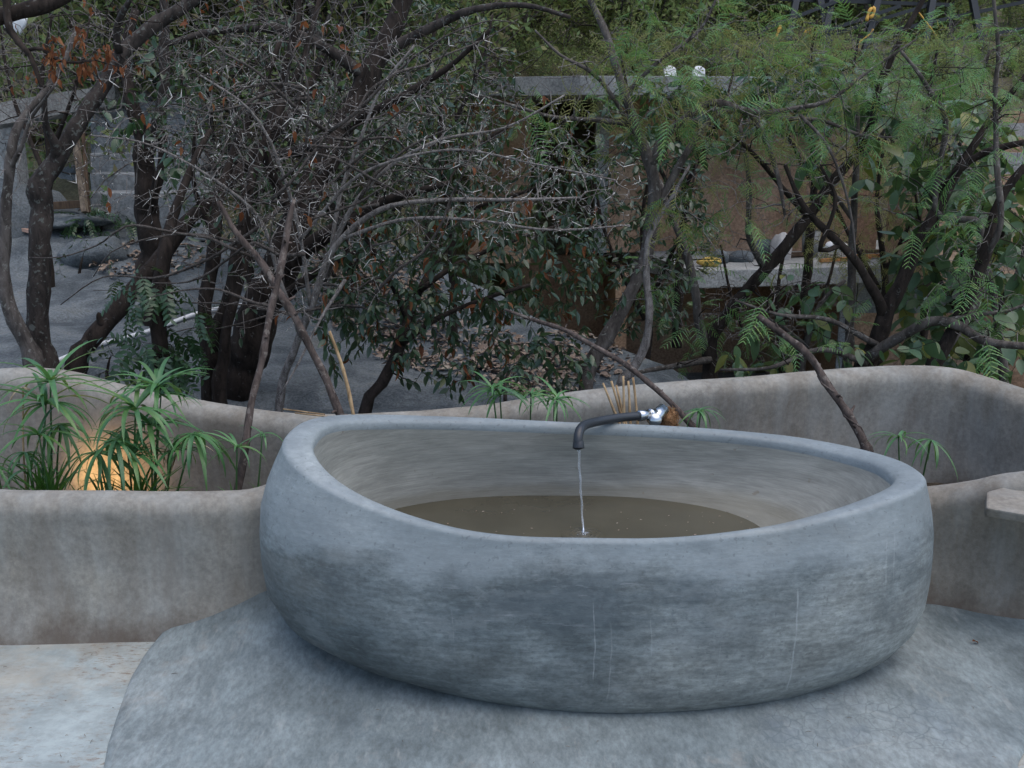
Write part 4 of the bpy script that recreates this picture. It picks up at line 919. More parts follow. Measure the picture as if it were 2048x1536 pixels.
t.limb([(424,700,5.9,36),(452,610,5.85,28),(472,530,5.85,26),(488,430,5.9,22),(512,330,6,19),(560,220,6.1,16),(610,110,6.2,13),(640,-10,6.3,10)], BD)
t.limb([(432,470,6,16),(400,410,6,12),(385,350,6,9),(392,250,6,7)], BD)
t.fill(reg(40, [(500,200,150,180,5.6,6.6,1)]), TD, 'branches', .012, .003, .15)
t.fill(reg(420, [(480,220,200,220,5.4,6.8,1),(430,480,80,150,5.6,6.2,.4)]), TG, 'twigs', .006, .0018, .25)
leaves(t.t, t.place(.16, .5, tw=t.last[::5], droop=.5, scale=(.6, .95)), 'dark', 120)
t = Tree('big_dark_tree', 'thickest dark trunk, leaning right, its limbs spreading across the upper left')
t.limb([(455,830,6.3,96),(478,760,6.3,88),(508,655,6.3,80),(552,550,6.35,72),(588,465,6.4,62),(622,375,6.5,54),(672,285,6.6,50),(730,165,6.7,46),(782,60,6.8,42),(825,-50,6.9,34)], BD, sides=14, rough=.1)
t.limb([(560,545,6.3,40),(625,490,6.2,34),(700,440,6.1,26),(790,395,6,18),(900,365,5.9,11)], BD)
t.limb([(600,450,6.4,34),(560,380,6.3,24),(530,300,6.2,20),(560,180,6.2,17),(590,60,6.2,14),(600,-60,6.2,12)], BD)
t.limb([(675,280,6.6,32),(600,300,6.8,24),(500,320,7.0,18),(400,340,7.1,12)], BL)
t.limb([(735,160,6.7,30),(660,100,6.6,24),(560,60,6.5,20),(440,60,6.5,15),(330,90,6.4,10)], BL)
t.limb([(755,120,6.75,26),(850,60,6.7,20),(950,20,6.6,15),(1050,10,6.5,11),(1140,35,6.4,7)], BL)
t.limb([(690,255,6.6,24),(790,200,6.4,18),(890,140,6.3,12),(980,60,6.2,8)], BD)
t.limb([(520,640,6.25,30),(560,600,6.1,22),(640,540,6.0,16),(720,500,5.9,10)], BD)
t.fill(reg(80, [(700,200,330,200,5.6,7.4,1)]), TD, 'branches', .014, .003, .15)
t.fill(reg(900, [(680,200,380,230,5.4,7.4,1),(520,560,160,120,5.6,6.5,.15)]), TG, 'twigs', .006, .0018, .25)
leaves(t.t, t.place(.14, .4, tw=t.last[::6], droop=.5, scale=(.6, .95)), 'dark', 160)
t = Tree('dark_sapling', 'thin dark stem rising straight in front of the biggest trunk')
t.limb([(372,800,5.7,0.01),(440,800,5.8,30),(446,720,5.8,26),(455,650,5.8,22),(478,560,5.85,20),(498,480,5.9,17),(490,410,5.9,12),(480,330,6,8)][1:], BD)
t.fill(reg(36, [(500,430,80,120,5.5,6.2,1)]), TD, 'twigs', .005, .0014, .2)
# thorn bush ------------------------------------------------------------------
t = Tree('thorn_bush', 'bare grey bush of long crossing twigs set with white thorns', 'bush')
t.limb([(560,800,5.5,18),(590,700,5.45,16),(630,590,5.4,15),(672,490,5.35,13),(760,420,5.3,11),(880,400,5.25,9),(1020,400,5.2,7),(1160,395,5.2,5)], TG, sides=7)
t.limb([(640,570,5.4,11),(690,440,5.35,10),(770,340,5.3,9),(880,280,5.3,7),(1010,255,5.3,5),(1130,190,5.3,4)], TG, sides=6)
t.limb([(660,520,5.4,10),(680,390,5.4,9),(720,280,5.4,8),(760,180,5.4,7),(830,90,5.4,5)], TG, sides=6)
t.limb([(600,670,5.42,10),(560,560,5.35,9),(520,440,5.3,8),(430,360,5.25,6),(300,290,5.2,4.5),(180,270,5.2,3)], TG, sides=6)
t.limb([(620,610,5.4,9),(600,470,5.3,8),(560,330,5.25,7),(500,220,5.2,5),(400,150,5.2,4)], TG, sides=6)
t.limb([(680,480,5.35,9),(800,440,5.2,8),(950,440,5.1,6),(1100,460,5.1,5),(1260,450,5.1,3.5)], TG, sides=6)
t.limb([(690,560,5.35,8),(640,640,5.2,6),(600,720,5.1,5),(560,790,5.05,3)], TG, sides=6)
t.limb([(600,480,5.3,7),(720,350,5.2,7),(900,300,5.1,5.5),(1080,330,5.0,4),(1230,360,5,3)], TG, sides=6)
t.fill(reg(190, [(800,340,400,140,4.9,5.8,1.4),(640,180,230,140,4.9,5.8,.8),(430,330,260,130,4.9,5.6,.9),(620,520,120,90,4.9,5.5,.4),(1050,400,220,80,4.9,5.4,.6)]), TG, 'branches', .0065, .002, .12, seg=.06)
t.fill(reg(1150, [(820,350,430,150,4.8,5.9,1.4),(640,180,260,150,4.8,5.9,.8),(420,330,280,150,4.8,5.6,.8),(620,540,150,130,4.8,5.5,.45),(1080,400,230,90,4.8,5.4,.6)]), TG, 'twigs', .0042, .0016, .2, seg=.05)
for k in range(34):
    px_, py_ = rng.uniform(520, 780), rng.uniform(150, 640); a = rng.uniform(-1.15, .45) if rng.uniform() < .62 else math.pi - rng.uniform(-1.0, .5); Y_ = rng.uniform(5.0, 5.9); wd = rng.uniform(4.5, 9); pts_ = [(px_, py_, Y_, wd)]; nk = int(rng.integers(4, 9))
    for q in range(nk):
        a += rng.normal()*.28; L_ = rng.uniform(35, 85); px_ += math.cos(a)*L_; py_ += math.sin(a)*L_; Y_ += rng.normal()*.07; pts_.append((px_, py_, Y_, wd*(1-.75*(q+1)/nk)))
    t.limb(pts_, M['twig_mid'], 'branch', 5, .6); t.tw.append(t.N[t.n-12:t.n].copy())
t.fill(reg(800, [(820,340,450,190,4.8,5.9,1.4),(420,300,300,190,4.8,5.6,.8)]), M['twig_mid'], 'twigs', .0036, .0014, .22, seg=.05)
mb = MB()
for P in t.tw:
    for k in range(1, len(P)):
        if rng.uniform() < .42:
            tgv = P[k]-P[k-1]; tgv /= np.linalg.norm(tgv)+1e-9; a = np.cross(tgv, rng.normal(size=3)); a /= np.linalg.norm(a); big = rng.uniform() < .08
            L = rng.uniform(.04, .075) if big else rng.uniform(.008, .02)
            for sg in ((1, -1) if big else (1,)):
                e = P[k] + (a*sg*.8 + tgv*.55)*L; mb.tube([P[k], P[k]+(e-P[k])*.5, e], [.0021 if big else .0014, .0017 if big else .001, .0005], 3, False)
mb.build('thorns', M['thorn'], t.t, True, 'stuff')
leaves(t.t, t.place(.9, .3, tw=t.tw[::60], droop=1.0, scale=(.5, .9)), 'dead', 25, restname='dead_leaves')
# central evergreen shrubs ------------------------------------------------------
t = Tree('evergreen_shrub', 'dense dark small-leaved shrub in the middle, over the leaf-strewn rock', 'shrub')
t.limb([(728,830,5.6,26),(765,765,5.6,24),(795,705,5.65,22),(815,640,5.7,19),(850,560,5.8,15),(900,480,5.9,11)], BD)
t.limb([(800,690,5.65,14),(870,640,5.6,11),(960,600,5.6,9),(1060,570,5.7,7)], BD)
t.limb([(815,640,5.7,13),(780,560,5.7,10),(740,490,5.7,8),(700,440,5.8,6)], BD)
t.limb([(840,580,5.75,12),(930,520,5.8,10),(1030,480,5.9,8),(1120,450,6,6)], BD)
rg = [(900,520,220,120,5.3,6.3,1.4),(760,560,110,130,5.3,6.2,.8),(1080,520,130,110,5.5,6.4,1),(930,680,160,110,5.2,6.0,.9),(700,660,70,110,5.2,5.8,.3),(1120,700,80,90,5.4,6,.3)]
t.fill(reg(110, rg), TD, 'branches', .009, .0025, .12)
t.fill(reg(620, rg), TD, 'twigs', .004, .0015, .15, sag=.08)
leaves(t.t, t.place(.036, .2, droop=.7, scale=(.6, 1.15)), 'dark', 300)
leaves(t.t, t.place(.8, .3, droop=1.4, tw=t.tw[::7]), 'dead', 50, restname='dead_leaves')
t = Tree('climber_thicket', 'dark leafy thicket hanging left of the house door, dotted with rusty leaves', 'shrub')
t.limb([(905,520,7.6,16),(900,430,7.6,15),(885,330,7.6,13),(880,230,7.7,11),(895,130,7.8,8)], BD)
t.limb([(890,360,7.6,11),(960,290,7.6,9),(1020,250,7.6,7)], BD)
t.limb([(900,430,7.6,11),(1000,400,7.5,9),(1090,370,7.4,6)], BD)
rg = [(880,250,130,130,7,8.2,1.2),(960,370,140,110,7,8,1.2),(1130,330,70,90,7,7.8,.6),(800,330,120,120,7.2,8.4,.8),(640,400,100,80,7,8.2,.4)]
t.fill(reg(70, rg), TD, 'branches', .010, .003, .15)
t.fill(reg(520, rg), TD, 'twigs', .004, .0015, .15, sag=.1)
leaves(t.t, t.place(.05, .2, droop=.7, scale=(.7, 1.25)), 'dark', 200)
leaves(t.t, t.place(.6, .3, droop=1.6, scale=(.7, 1.2), tw=t.tw[::12]), 'dead', 50, restname='dead_leaves')
# feathery trees ----------------------------------------------------------------
def feathers(t, n_obj, step=.16, **kw):
    leaves(t.t, t.place(step, .62, droop=.18, scale=(.6, 1.25), flat=2.0, spread=.9, **kw), 'feather', n_obj, 'frond')
t = Tree('feathery_tree', 'feathery-leaved tree with a slanting brown trunk, just right of the house door')
t.limb([(1168,790,6.0,32),(1205,690,6.05,30),(1255,600,6.1,28),(1292,510,6.15,27),(1308,400,6.2,26),(1298,320,6.2,24),(1270,250,6.2,20),(1238,150,6.25,17),(1205,50,6.3,14),(1160,-40,6.4,10)], BG)
t.limb([(1300,330,6.2,20),(1335,268,6.2,18),(1400,214,6.15,16),(1440,207,6.1,15),(1500,232,6.1,13),(1535,290,6.1,11),(1555,350,6.1,9),(1570,430,6.1,6)], BG)
t.limb([(1440,207,6.1,13),(1520,225,6.05,11),(1600,215,6.0,10),(1660,200,6.0,8),(1740,140,6,6),(1830,80,6,4)], BG)
t.limb([(1310,420,6.2,16),(1360,330,6.25,15),(1420,240,6.3,13),(1480,220,6.3,11),(1560,236,6.3,10),(1640,240,6.3,8),(1720,270,6.3,6),(1800,275,6.3,4)], BG)
t.limb([(1270,250,6.2,12),(1200,240,6.1,10),(1110,235,6.0,8),(1040,215,5.9,6),(960,190,5.9,3)], BG)
t.limb([(1290,300,6.2,10),(1200,160,6.1,8),(1120,110,6.1,6),(1070,60,6.1,4)], BG)
t.limb([(1250,190,6.25,10),(1320,120,6.2,8),(1400,60,6.2,6),(1440,-20,6.2,5)], BG)
t.limb([(1600,230,6.0,7),(1660,300,5.9,6),(1700,420,5.9,5),(1712,520,5.9,3.5)], BG)
rg = [(1300,150,170,120,5.7,6.8,1.2),(1480,180,160,140,5.6,6.7,1.4),(1180,230,140,110,5.7,6.5,.6),(1420,420,140,90,5.7,6.5,.7),(1640,220,130,120,5.6,6.5,.8),(1300,-120,220,120,5.6,7,.6)]
t.fill(reg(80, rg), TG, 'branches', .008, .0025, .12)
t.fill(reg(420, rg), TG, 'twigs', .0045, .0017, .2)
feathers(t, 220, .06, tw=t.last[::6])
leaves(t.t, t.place(.3, .4, droop=.8, tw=t.last[::2]), 'olive', 90, 'seed_frond', 'seed_fronds')
t.fill(reg(150, [(1330,70,150,90,5.7,6.8,1),(1500,90,150,90,5.7,6.8,1.2),(1430,230,130,60,5.7,6.6,.6)]), TG, 'twigs', .0045, .0017, .22)
feathers(t, 110, .075, tw=t.last[::2])
leaves(t.t, t.place(.12, .5, droop=.6, tw=t.last[1::4]), 'olive', 40, 'seed_frond', 'seed_fronds')
t = Tree('pale_stem_tree', 'thin pale curving stem just left of the terrace corner')
t.limb([(1238,790,5.9,22),(1262,745,5.9,20),(1290,690,5.9,18),(1300,620,5.9,16),(1292,555,5.95,14),(1300,470,6,11),(1340,400,6,8),(1380,330,6,5)], TG)
t.fill(reg(30, [(1300,560,70,120,5.7,6.2,1)]), TG, 'twigs', .0045, .0017, .25)
leaves(t.t, t.place(.12, .4, droop=.9, scale=(.7, 1)), 'dark', 80)
t = Tree('crossing_tree', 'grey tree whose two stems cross in front of the dark opening under the terrace')
t.limb([(1418,790,6.8,34),(1420,700,6.8,30),(1440,645,6.8,26),(1500,575,6.8,25),(1560,505,6.8,24),(1612,440,6.8,22),(1660,370,6.8,20),(1715,300,6.75,18),(1748,235,6.7,17),(1758,170,6.7,15),(1790,100,6.7,13),(1840,10,6.7,11),(1880,-80,6.7,9)], BD)
t.limb([(1416,705,6.8,22),(1398,640,6.8,19),(1388,570,6.8,17),(1372,500,6.85,15),(1345,440,6.9,12),(1320,360,7,8)], BG)
t.limb([(1528,535,6.8,15),(1500,480,6.75,13),(1498,420,6.7,12),(1495,330,6.7,10),(1480,250,6.7,7)], BG)
t.limb([(1618,435,6.8,13),(1560,370,6.7,11),(1500,300,6.6,9),(1440,250,6.6,6)], BD)
t.limb([(1420,720,6.75,14),(1300,740,6.5,10),(1260,750,6.4,8)], BG)
rg = [(1450,560,160,110,6.3,7.2,.9),(1580,330,150,130,6.3,7.3,1),(1740,170,140,110,6.3,7.3,.8),(1480,680,130,70,6.3,7,.6)]
t.fill(reg(60, rg), TD, 'branches', .008, .0025, .15)
t.fill(reg(440, rg), TG, 'twigs', .0045, .0017, .25)
feathers(t, 170, .06, tw=t.last[::7])
t.fill(reg(90, [(1720,90,130,80,6.3,7.3,1),(1600,150,110,80,6.3,7.2,.8)]), TG, 'twigs', .0045, .0017, .22)
feathers(t, 70, .075, tw=t.last[::2])
leaves(t.t, t.place(.12, .5, droop=.6, tw=t.last[1::4]), 'olive', 40, 'seed_frond', 'seed_fronds')
t = Tree('spreading_tree', 'dark forked tree at right with a limb arching low to the picture edge')
t.limb([(1722,760,6.2,44),(1740,710,6.2,38),(1762,660,6.2,36),(1776,620,6.2,34),(1800,565,6.2,28),(1832,500,6.2,26),(1862,440,6.2,24),(1905,360,6.25,20),(1960,270,6.3,16),(2010,200,6.3,13),(2080,120,6.3,10)], BD)
t.limb([(1770,640,6.2,24),(1752,590,6.15,20),(1718,530,6.1,18),(1680,490,6.1,17),(1640,450,6.1,14),(1600,400,6.1,11),(1570,330,6.1,8)], BD)
t.limb([(1738,715,6.15,24),(1790,680,6.05,22),(1840,650,5.95,21),(1880,642,5.9,20),(1925,655,5.85,20),(1960,678,5.8,19),(2010,688,5.75,17),(2090,695,5.7,14)], BG)
t.limb([(1880,645,5.9,12),(1950,630,5.85,9),(2020,620,5.8,7),(2070,600,5.8,5)], BG)
t.limb([(1735,725,6.15,15),(1640,700,6.1,11),(1540,735,6.0,8),(1440,740,6.0,5)], BG)
t.limb([(1752,690,6.15,14),(1660,640,6.1,10),(1560,630,6.0,7),(1470,600,6.0,5)], BG)
t.limb([(1680,490,6.1,10),(1640,500,6.05,10),(1662,440,6.0,9),(1670,390,6.0,8),(1640,330,6.0,5)], BD)
rg = [(1960,610,110,90,5.5,6.3,.9),(1850,330,170,140,5.7,6.7,1),(1650,380,110,110,5.8,6.5,.8),(1820,190,180,110,5.8,6.9,.9),(1620,640,120,80,5.7,6.4,.6)]
t.fill(reg(70, rg), TD, 'branches', .008, .0025, .15)
t.fill(reg(420, rg), TG, 'twigs', .0045, .0017, .25)
feathers(t, 190, .06, tw=t.last[::6])
t.fill(reg(120, [(1880,120,160,100,5.8,6.9,1),(1760,220,110,70,5.8,6.7,.6)]), TG, 'twigs', .0045, .0017, .22)
feathers(t, 90, .075, tw=t.last[::2])
leaves(t.t, t.place(.12, .5, droop=.6, tw=t.last[1::4]), 'olive', 40, 'seed_frond', 'seed_fronds')
t = Tree('twin_stem_tree', 'two dark stems crossing low at the right, rising to the upper right corner')
t.limb([(1862,760,5.9,32),(1890,690,5.9,28),(1935,600,5.9,26),(1965,520,5.9,24),(1985,450,5.95,22),(2010,380,6,18),(2060,320,6,14)], BD)
t.limb([(1866,740,5.9,24),(1920,650,6.0,22),(1955,590,6.05,20),(1962,470,6.1,17),(1950,440,6.1,15),(1900,440,6.15,13),(1870,420,6.2,12),(1880,330,6.2,12),(1890,240,6.2,11),(1850,165,6.2,9),(1800,100,6.2,6)], BG)
t.limb([(1968,520,5.9,14),(2000,450,5.85,13),(1994,330,5.9,12),(1990,200,5.95,10),(1996,100,6,8),(1985,-20,6,7)], BG)
t.limb([(1880,380,6.2,16),(1940,320,6.1,15),(2000,296,6.0,14),(2080,280,5.9,12)], BD)
rg = [(1950,250,130,150,5.6,6.5,1),(1990,140,90,100,5.6,6.6,.6),(1960,480,100,80,5.6,6.2,.6)]
t.fill(reg(40, rg), TD, 'branches', .007, .0025, .15)
t.fill(reg(300, rg), TG, 'twigs', .0045, .0017, .25)
feathers(t, 140, .06, tw=t.last[::5])
# broad-leaved shrubs -------------------------------------------------------------
t = Tree('broad_leaved_shrub', 'shrub with big oval leaves, some yellowing, at the right edge', 'shrub')
t.limb([(2010,790,6.6,20),(2000,700,6.6,18),(1990,600,6.6,15),(1970,520,6.6,12),(1960,430,6.6,8)], BG)
t.limb([(1995,620,6.6,12),(2040,530,6.5,10),(2060,440,6.5,7)], BG)
rg = [(1985,440,90,90,6.2,7,1.6),(1990,560,80,90,6.2,6.9,.9),(2010,720,60,40,6.0,6.5,.5),(1900,430,70,60,6.4,7,.5)]
t.fill(reg(60, rg), TD, 'twigs', .006, .002, .12)
leaves(t.t, t.place(.085, .25, droop=.9, scale=(.6, 1.0)), 'big', 240)
t = Tree('broad_leaved_sapling', 'young tree with large pale-backed oval leaves beside the arching feathery branches', 'shrub')
t.limb([(1690,800,7.2,20),(1700,640,7.2,18),(1705,480,7.2,15),(1712,340,7.2,12),(1716,230,7.2,8),(1705,160,7.2,5)], BG)
t.limb([(1705,440,7.2,9),(1640,340,7.1,7),(1620,240,7.1,5)], BG)
t.limb([(1710,330,7.2,9),(1770,260,7.1,7),(1790,200,7.1,4)], BG)
rg = [(1700,220,100,70,6.8,7.5,1.2),(1670,330,70,70,6.8,7.4,.6),(1780,240,40,60,6.8,7.4,.4)]
t.fill(reg(26, rg), TD, 'twigs', .006, .002, .12)
leaves(t.t, t.place(.10, .3, droop=.8, scale=(.75, 1.25)), 'big', 120)
t = Tree('low_broad_leaved_shrub', 'low spray of dark oval leaves hanging before the dark opening', 'shrub')
t.limb([(1600,800,6.4,14),(1610,700,6.4,12),(1640,610,6.4,10),(1690,560,6.4,7)], BG)
t.limb([(1612,690,6.4,8),(1540,640,6.35,6),(1480,680,6.3,4)], BG)
rg = [(1600,590,110,50,6.1,6.7,1.2),(1520,690,80,50,6.0,6.5,.7),(1690,650,60,80,6.2,6.7,.7),(1790,700,90,40,5.8,6.3,.8),(1900,700,70,30,5.6,6,.5)]
t.fill(reg(52, rg), TD, 'twigs', .005, .0018, .12, sag=.1)
leaves(t.t, t.place(.085, .3, droop=.9, scale=(.45, .8)), 'big', 200)
# undergrowth seedlings on the boulder --------------------------------------------
for k, (px, py, Y, n_, lb) in enumerate([(200,470,8.3,24,'pale green seedlings growing in the leaf litter on the boulder'), (160,540,7.9,16,'low dark seedling clump beside the lichen trunk on the boulder'), (215,740,5.3,22,'low green plant at the foot of the leaning trunk, above the wall'),
                                         (370,760,5.4,18,'small leafy plant between the sapling and the forked tree foot'), (1010,770,5.2,14,'broad dark leaved plant peeping over the wall behind the sedge')]):
    t = Tree('seedling_plant', lb, 'plant'); Y = onrock(px, py)[1] if px < 900 else Y; t.limb([(px,py+30,Y,8),(px,py,Y,6),(px+5,py-25,Y,3)], TD, 'stem')
    t.fill(reg(n_, [(px,py-20,70,50,Y-.25,Y+.25,1)]), TD, 'twigs', .003, .001, .12); leaves(t.t, t.place(.05, .3, droop=.5, scale=(.5, .85)), 'dark' if k != 0 else 'comp', 90 if k != 0 else 40)
# leaf litter on the boulder --------------------------------------------------------
mats = []
def drop(n, ells):
    for k in range(n):
        p = reg(1, ells)[0]; px, py, _ = proj(p); 
        q = onrock(px[0], py[0]); z = q[2] + .012*nz(q[0], q[1], 7, 7)
        a = rng.uniform(0, 6.283); mats.append(orient(np.array([q[0], q[1], z+.015]), np.array([math.cos(a), math.sin(a), rng.uniform(-.2, .3)]), np.array([0, 0, 1.])+rng.normal(size=3)*.35, rng.uniform(.6, 1.25)))
drop(3400, [(760,590,130,90,6,8,1.6),(700,520,90,50,7,9,.7),(900,700,150,60,6,7,.9),(1060,740,120,45,5.5,6.5,.8),(1180,700,110,60,6,7,.8),(300,520,120,40,7.5,8.5,.4),(250,430,120,30,8.5,9.3,.4),(520,480,120,30,8,9.5,.3)])
mb = MB(); D = [mdata(m_) for m_ in LM['litter']]
for m_ in mats: V, Q, T = D[int(rng.integers(0, 3))]; mb.add(V @ m_[:3, :3].T + m_[:3, 3], Q)
tag(mb.build('leaf_litter', M['litter']), 'dry curled brown leaves strewn over the boulder', 'leaf litter', kind='stuff')

# ------------------------------------------------------------------ woods on the hill
def bg_tree(seed, H, spread, nleaf, ls, mat):
    r_ = np.random.default_rng(seed); mb = MB(); nodes = [np.array([0, 0, H*f]) + np.array([r_.normal()*.05*H*f, r_.normal()*.05*H*f, 0]) for f in np.linspace(0, .75, 7)]
    mb.tube(nodes, np.linspace(.022*H, .006*H, 7), 6); tips = []
    for k in range(26):
        b = nodes[int(r_.integers(1, 7))]; d = r_.normal(size=3); d[2] = abs(d[2])*.8+.25; d /= np.linalg.norm(d); L = H*r_.uniform(.2, .45)*spread
        P = [b, b+d*L*.5+r_.normal(size=3)*L*.1, b+d*L+r_.normal(size=3)*L*.12]; mb.tube(P, [.006*H, .004*H, .0015*H], 4, False); tips.append(P)
        for _k in range(5):
            q = P[1]+(P[2]-P[1])*r_.uniform(-.6, 1); d2 = d+r_.normal(size=3)*.9; e = q+d2*L*.35; mb.tube([q, (q+e)/2+r_.normal(size=3)*L*.05, e], [.0025*H, .0018*H, .001*H], 3, False); tips.append([q, (q+e)/2, e])
    trunk = mb.mesh('trunk'); trunk.materials.append(M['bark_grey'])
    T = np.array([tips[i] for i in r_.integers(0, len(tips), nleaf)]); f = r_.uniform(.2, 1.1, (nleaf, 1)); c_ = T[:, 0]*(1-f)+T[:, 2]*f + r_.normal(size=(nleaf, 3))*H*.035
    a = r_.normal(size=(nleaf, 3)); a /= np.linalg.norm(a, axis=1, keepdims=True); b = np.cross(a, r_.normal(size=(nleaf, 3))); b /= np.linalg.norm(b, axis=1, keepdims=True); s_ = ls*r_.uniform(.6, 1.4, (nleaf, 1))
    V = np.stack([c_-a*s_, c_-b*s_*.42, c_+a*s_, c_+b*s_*.42], 1).reshape(-1, 3); mb = MB(); mb.add(V, np.arange(nleaf*4).reshape(-1, 4)); crown = mb.mesh('crown', smooth=False); crown.materials.append(mat)
    return trunk, crown
PR = [bg_tree(1, 3.2, 1.1, 2600, .06, M['lf_far']), bg_tree(2, 3.6, 1.0, 2600, .06, M['lf_far2']), bg_tree(3, 2.6, 1.3, 2400, .055, M['lf_far']), bg_tree(4, 3.4, 1.0, 700, .05, M['lf_far']), bg_tree(5, 3.0, 1.2, 2800, .06, M['lf_far2'])]
def put(k, x, y, s, label, group, rz):
    tr, cr = PR[k]; z = float(zhill(np.array(x), np.array(y))); t = thing('hillside_tree', label, 'tree', (x, y, z-.2), group); t.rotation_euler = (0, 0, rz); t.scale = (s, s, s)
    for nm, me in (('trunk', tr), ('crown', cr)):
        o_ = bpy.data.objects.new(nm, me); COL.objects.link(o_); o_.parent = t
    return t
for k in range(34):     # dark wood left of the house
    y = rng.uniform(10.8, 19); x = rng.uniform(-.46, -.06)*y; x = min(x, -1.6 if y < 13 else x)
    put(int(rng.choice([0, 2, 3, 3])), x, y, rng.uniform(.8, 1.2), 'thin straggly tree in the brown thicket behind the staircase', 'thicket behind the staircase', rng.uniform(0, 6))
for k in range(48):     # bright wood above the roof
    y = 20.6 + 10*rng.uniform()**1.6; x = rng.uniform(-.13, .52)*y
    if x > .17*y and y < 24.5: y += 4.5; x = x*y/(y-4.5)
    put(int(rng.choice([0, 1, 4, 1, 2, 3])), x, y, rng.uniform(.8, 1.3), 'slender light green tree in the wood on the slope above the house roof', 'wood above the house roof', rng.uniform(0, 6))
for k in range(34):
    y = rng.uniform(18, 32); x = rng.uniform(-.56, -.12)*y
    put(int(rng.choice([0, 1, 2, 3, 3])), x, y, rng.uniform(.9, 1.4), 'scrubby tree on the rising slope at the upper left', 'scrub on the upper left slope', rng.uniform(0, 6))
for k in range(54):     # low bushes between the trunks
    y = 20.2 + 9*rng.uniform()**1.5; x = rng.uniform(-.14, .54)*y
    if x > .15*y and y < 24.5: y += 4.5; x = x*y/(y-4.5)
    if rng.uniform() < .35: y = rng.uniform(15, 24); x = rng.uniform(-.5, -.14)*y
    t = put(int(rng.choice([1, 4, 0, 2])), x, y, rng.uniform(.42, .7), 'low light green bush on the slope between the wood trunks', 'low bushes on the slope', rng.uniform(0, 6)); t.name = 'hillside_bush'; t['category'] = 'bush'; t.location.z -= .75
for k in range(40):
    y = rng.uniform(20.0, 21.6); x = rng.uniform(.02, .53)*y
    t = put(int(rng.choice([1, 4, 0])), x, y, rng.uniform(.30, .46), 'small pale green bush just behind the house roof line', 'small bushes behind the roof line', rng.uniform(0, 6)); t.name = 'hillside_bush'; t['category'] = 'bush'; t.location.z -= .30
n_ = 60000; y = 30 + 50*rng.uniform(0, 1, n_)**1.2; x = rng.uniform(-.62, .62, n_)*y; cl = np.array([noise.noise(Vector((a*.35, b*.35, 2))) for a, b in zip(x, y)])
z = zhill(x, y) + rng.uniform(0, 1, n_)**1.3*(2.2+2.6*cl); a = rng.normal(size=(n_, 3)); a /= np.linalg.norm(a, axis=1, keepdims=True); b = np.cross(a, rng.normal(size=(n_, 3))); b /= np.linalg.norm(b, axis=1, keepdims=True)
c_ = np.stack([x, y, z], 1); s_ = (.004*y*rng.uniform(.6, 1.5, n_))[:, None]; mb = MB(); mb.add(np.stack([c_-a*s_, c_-b*s_*.5, c_+a*s_, c_+b*s_*.5], 1).reshape(-1, 3), np.arange(n_*4).reshape(-1, 4))
tag(mb.build('far_wood', M['lf_far2'], smooth=False), 'light green far wood covering the top of the hill', 'wood', kind='stuff')

# ------------------------------------------------------------------ stakes and canes in the planter
def stake(pts, name, label, mat, cat='stake', sides=9, vine=None):
    Q = np.array([(*at(px, py, Y), wd*.37*Y*1.03/FPX) for px, py, Y, wd in pts]); d = Q[-1, :3]-Q[-2, :3]; d /= np.linalg.norm(d); e = Q[-1].copy(); L = max(.02, (e[2]-.16)/max(.15, -d[2])); e[:3] += d*min(L, .8); Q = np.vstack([Q, e])
    P = crom(Q, .03); k = np.arange(len(P)); ph = rng.uniform(0, 9); P[:, :3] += np.stack([np.sin(k*.5+ph), np.sin(k*.8+ph), 0*k], 1)*P[:, 3:4]*.25; r = P[:, 3]*(1+.07*np.sin(k*1.3+ph))
    for q in rng.integers(4, len(P)-4, max(1, len(P)//12)): r[q] *= 1.22
    mb = MB(); mb.tube(P[:, :3], r, sides)
    for q in rng.integers(3, len(P)-6, 7 if name == 'branch_stake' else 0):
        d_ = rng.normal(size=3); d_[2] = abs(d_[2]); d_ /= np.linalg.norm(d_); mb.tube([P[q, :3], P[q, :3]+d_*r[q]*1.5, P[q, :3]+d_*r[q]*rng.uniform(1.8, 3.5)], [r[q]*.6, r[q]*.4, r[q]*.22], 5)
    o_ = tag(mb.build(name, mat), label, cat); ORG[o_.name] = np.zeros(3)
    if vine:
        i0, i1, turns = vine; S = P[int(len(P)*i0):int(len(P)*i1)]; th = np.linspace(0, turns*6.283, len(S)); mb = MB(); mb.tube(S[:, :3]+np.stack([np.cos(th), np.sin(th)*.8, 0*th], 1)*(S[:, 3:4]+.004), .0055, 6); mb.build('vine', M['stake'], o_)
    return o_
stake([(436,404,4.15,11),(470,462,4.13,15),(520,520,4.1,19),(560,590,4.05,20),(605,660,4.0,20),(640,735,3.97,21),(678,822,3.92,23)], 'branch_stake', 'smooth pinkish brown branch stake leaning left behind the tub', M['stake'])
stake([(590,398,3.95,9),(575,455,3.92,18),(556,560,3.85,19),(535,660,3.78,19),(515,755,3.7,19),(497,850,3.62,21),(476,975,3.55,24)], 'branch_stake', 'tall knobbly dark branch stake leaning right, planted left of the tub', M['stake'])
stake([(660,662,4.1,8),(680,720,4.08,9),(695,775,4.05,10),(706,825,4.02,10)], 'cane', 'short straw coloured cane beside the pinkish stake', M['cane'], 'cane')
stake([(1010,619,4.35,7),(1060,638,4.3,10),(1130,660,4.2,12),(1200,700,4.1,14),(1260,735,4.02,15),(1320,785,3.95,15),(1388,856,3.86,17)], 'branch_stake', 'long thin grey branch stake slanting down right to the tap', M['stake'])
stake([(1517,631,4.2,17),(1570,672,4.15,19),(1620,715,4.1,20),(1656,768,4.05,22),(1690,820,4.0,22),(1722,876,3.95,24)], 'branch_stake', 'brown branch stake twined with a vine, leaning before the right wall', M['stake'], vine=(.3, .95, 4))
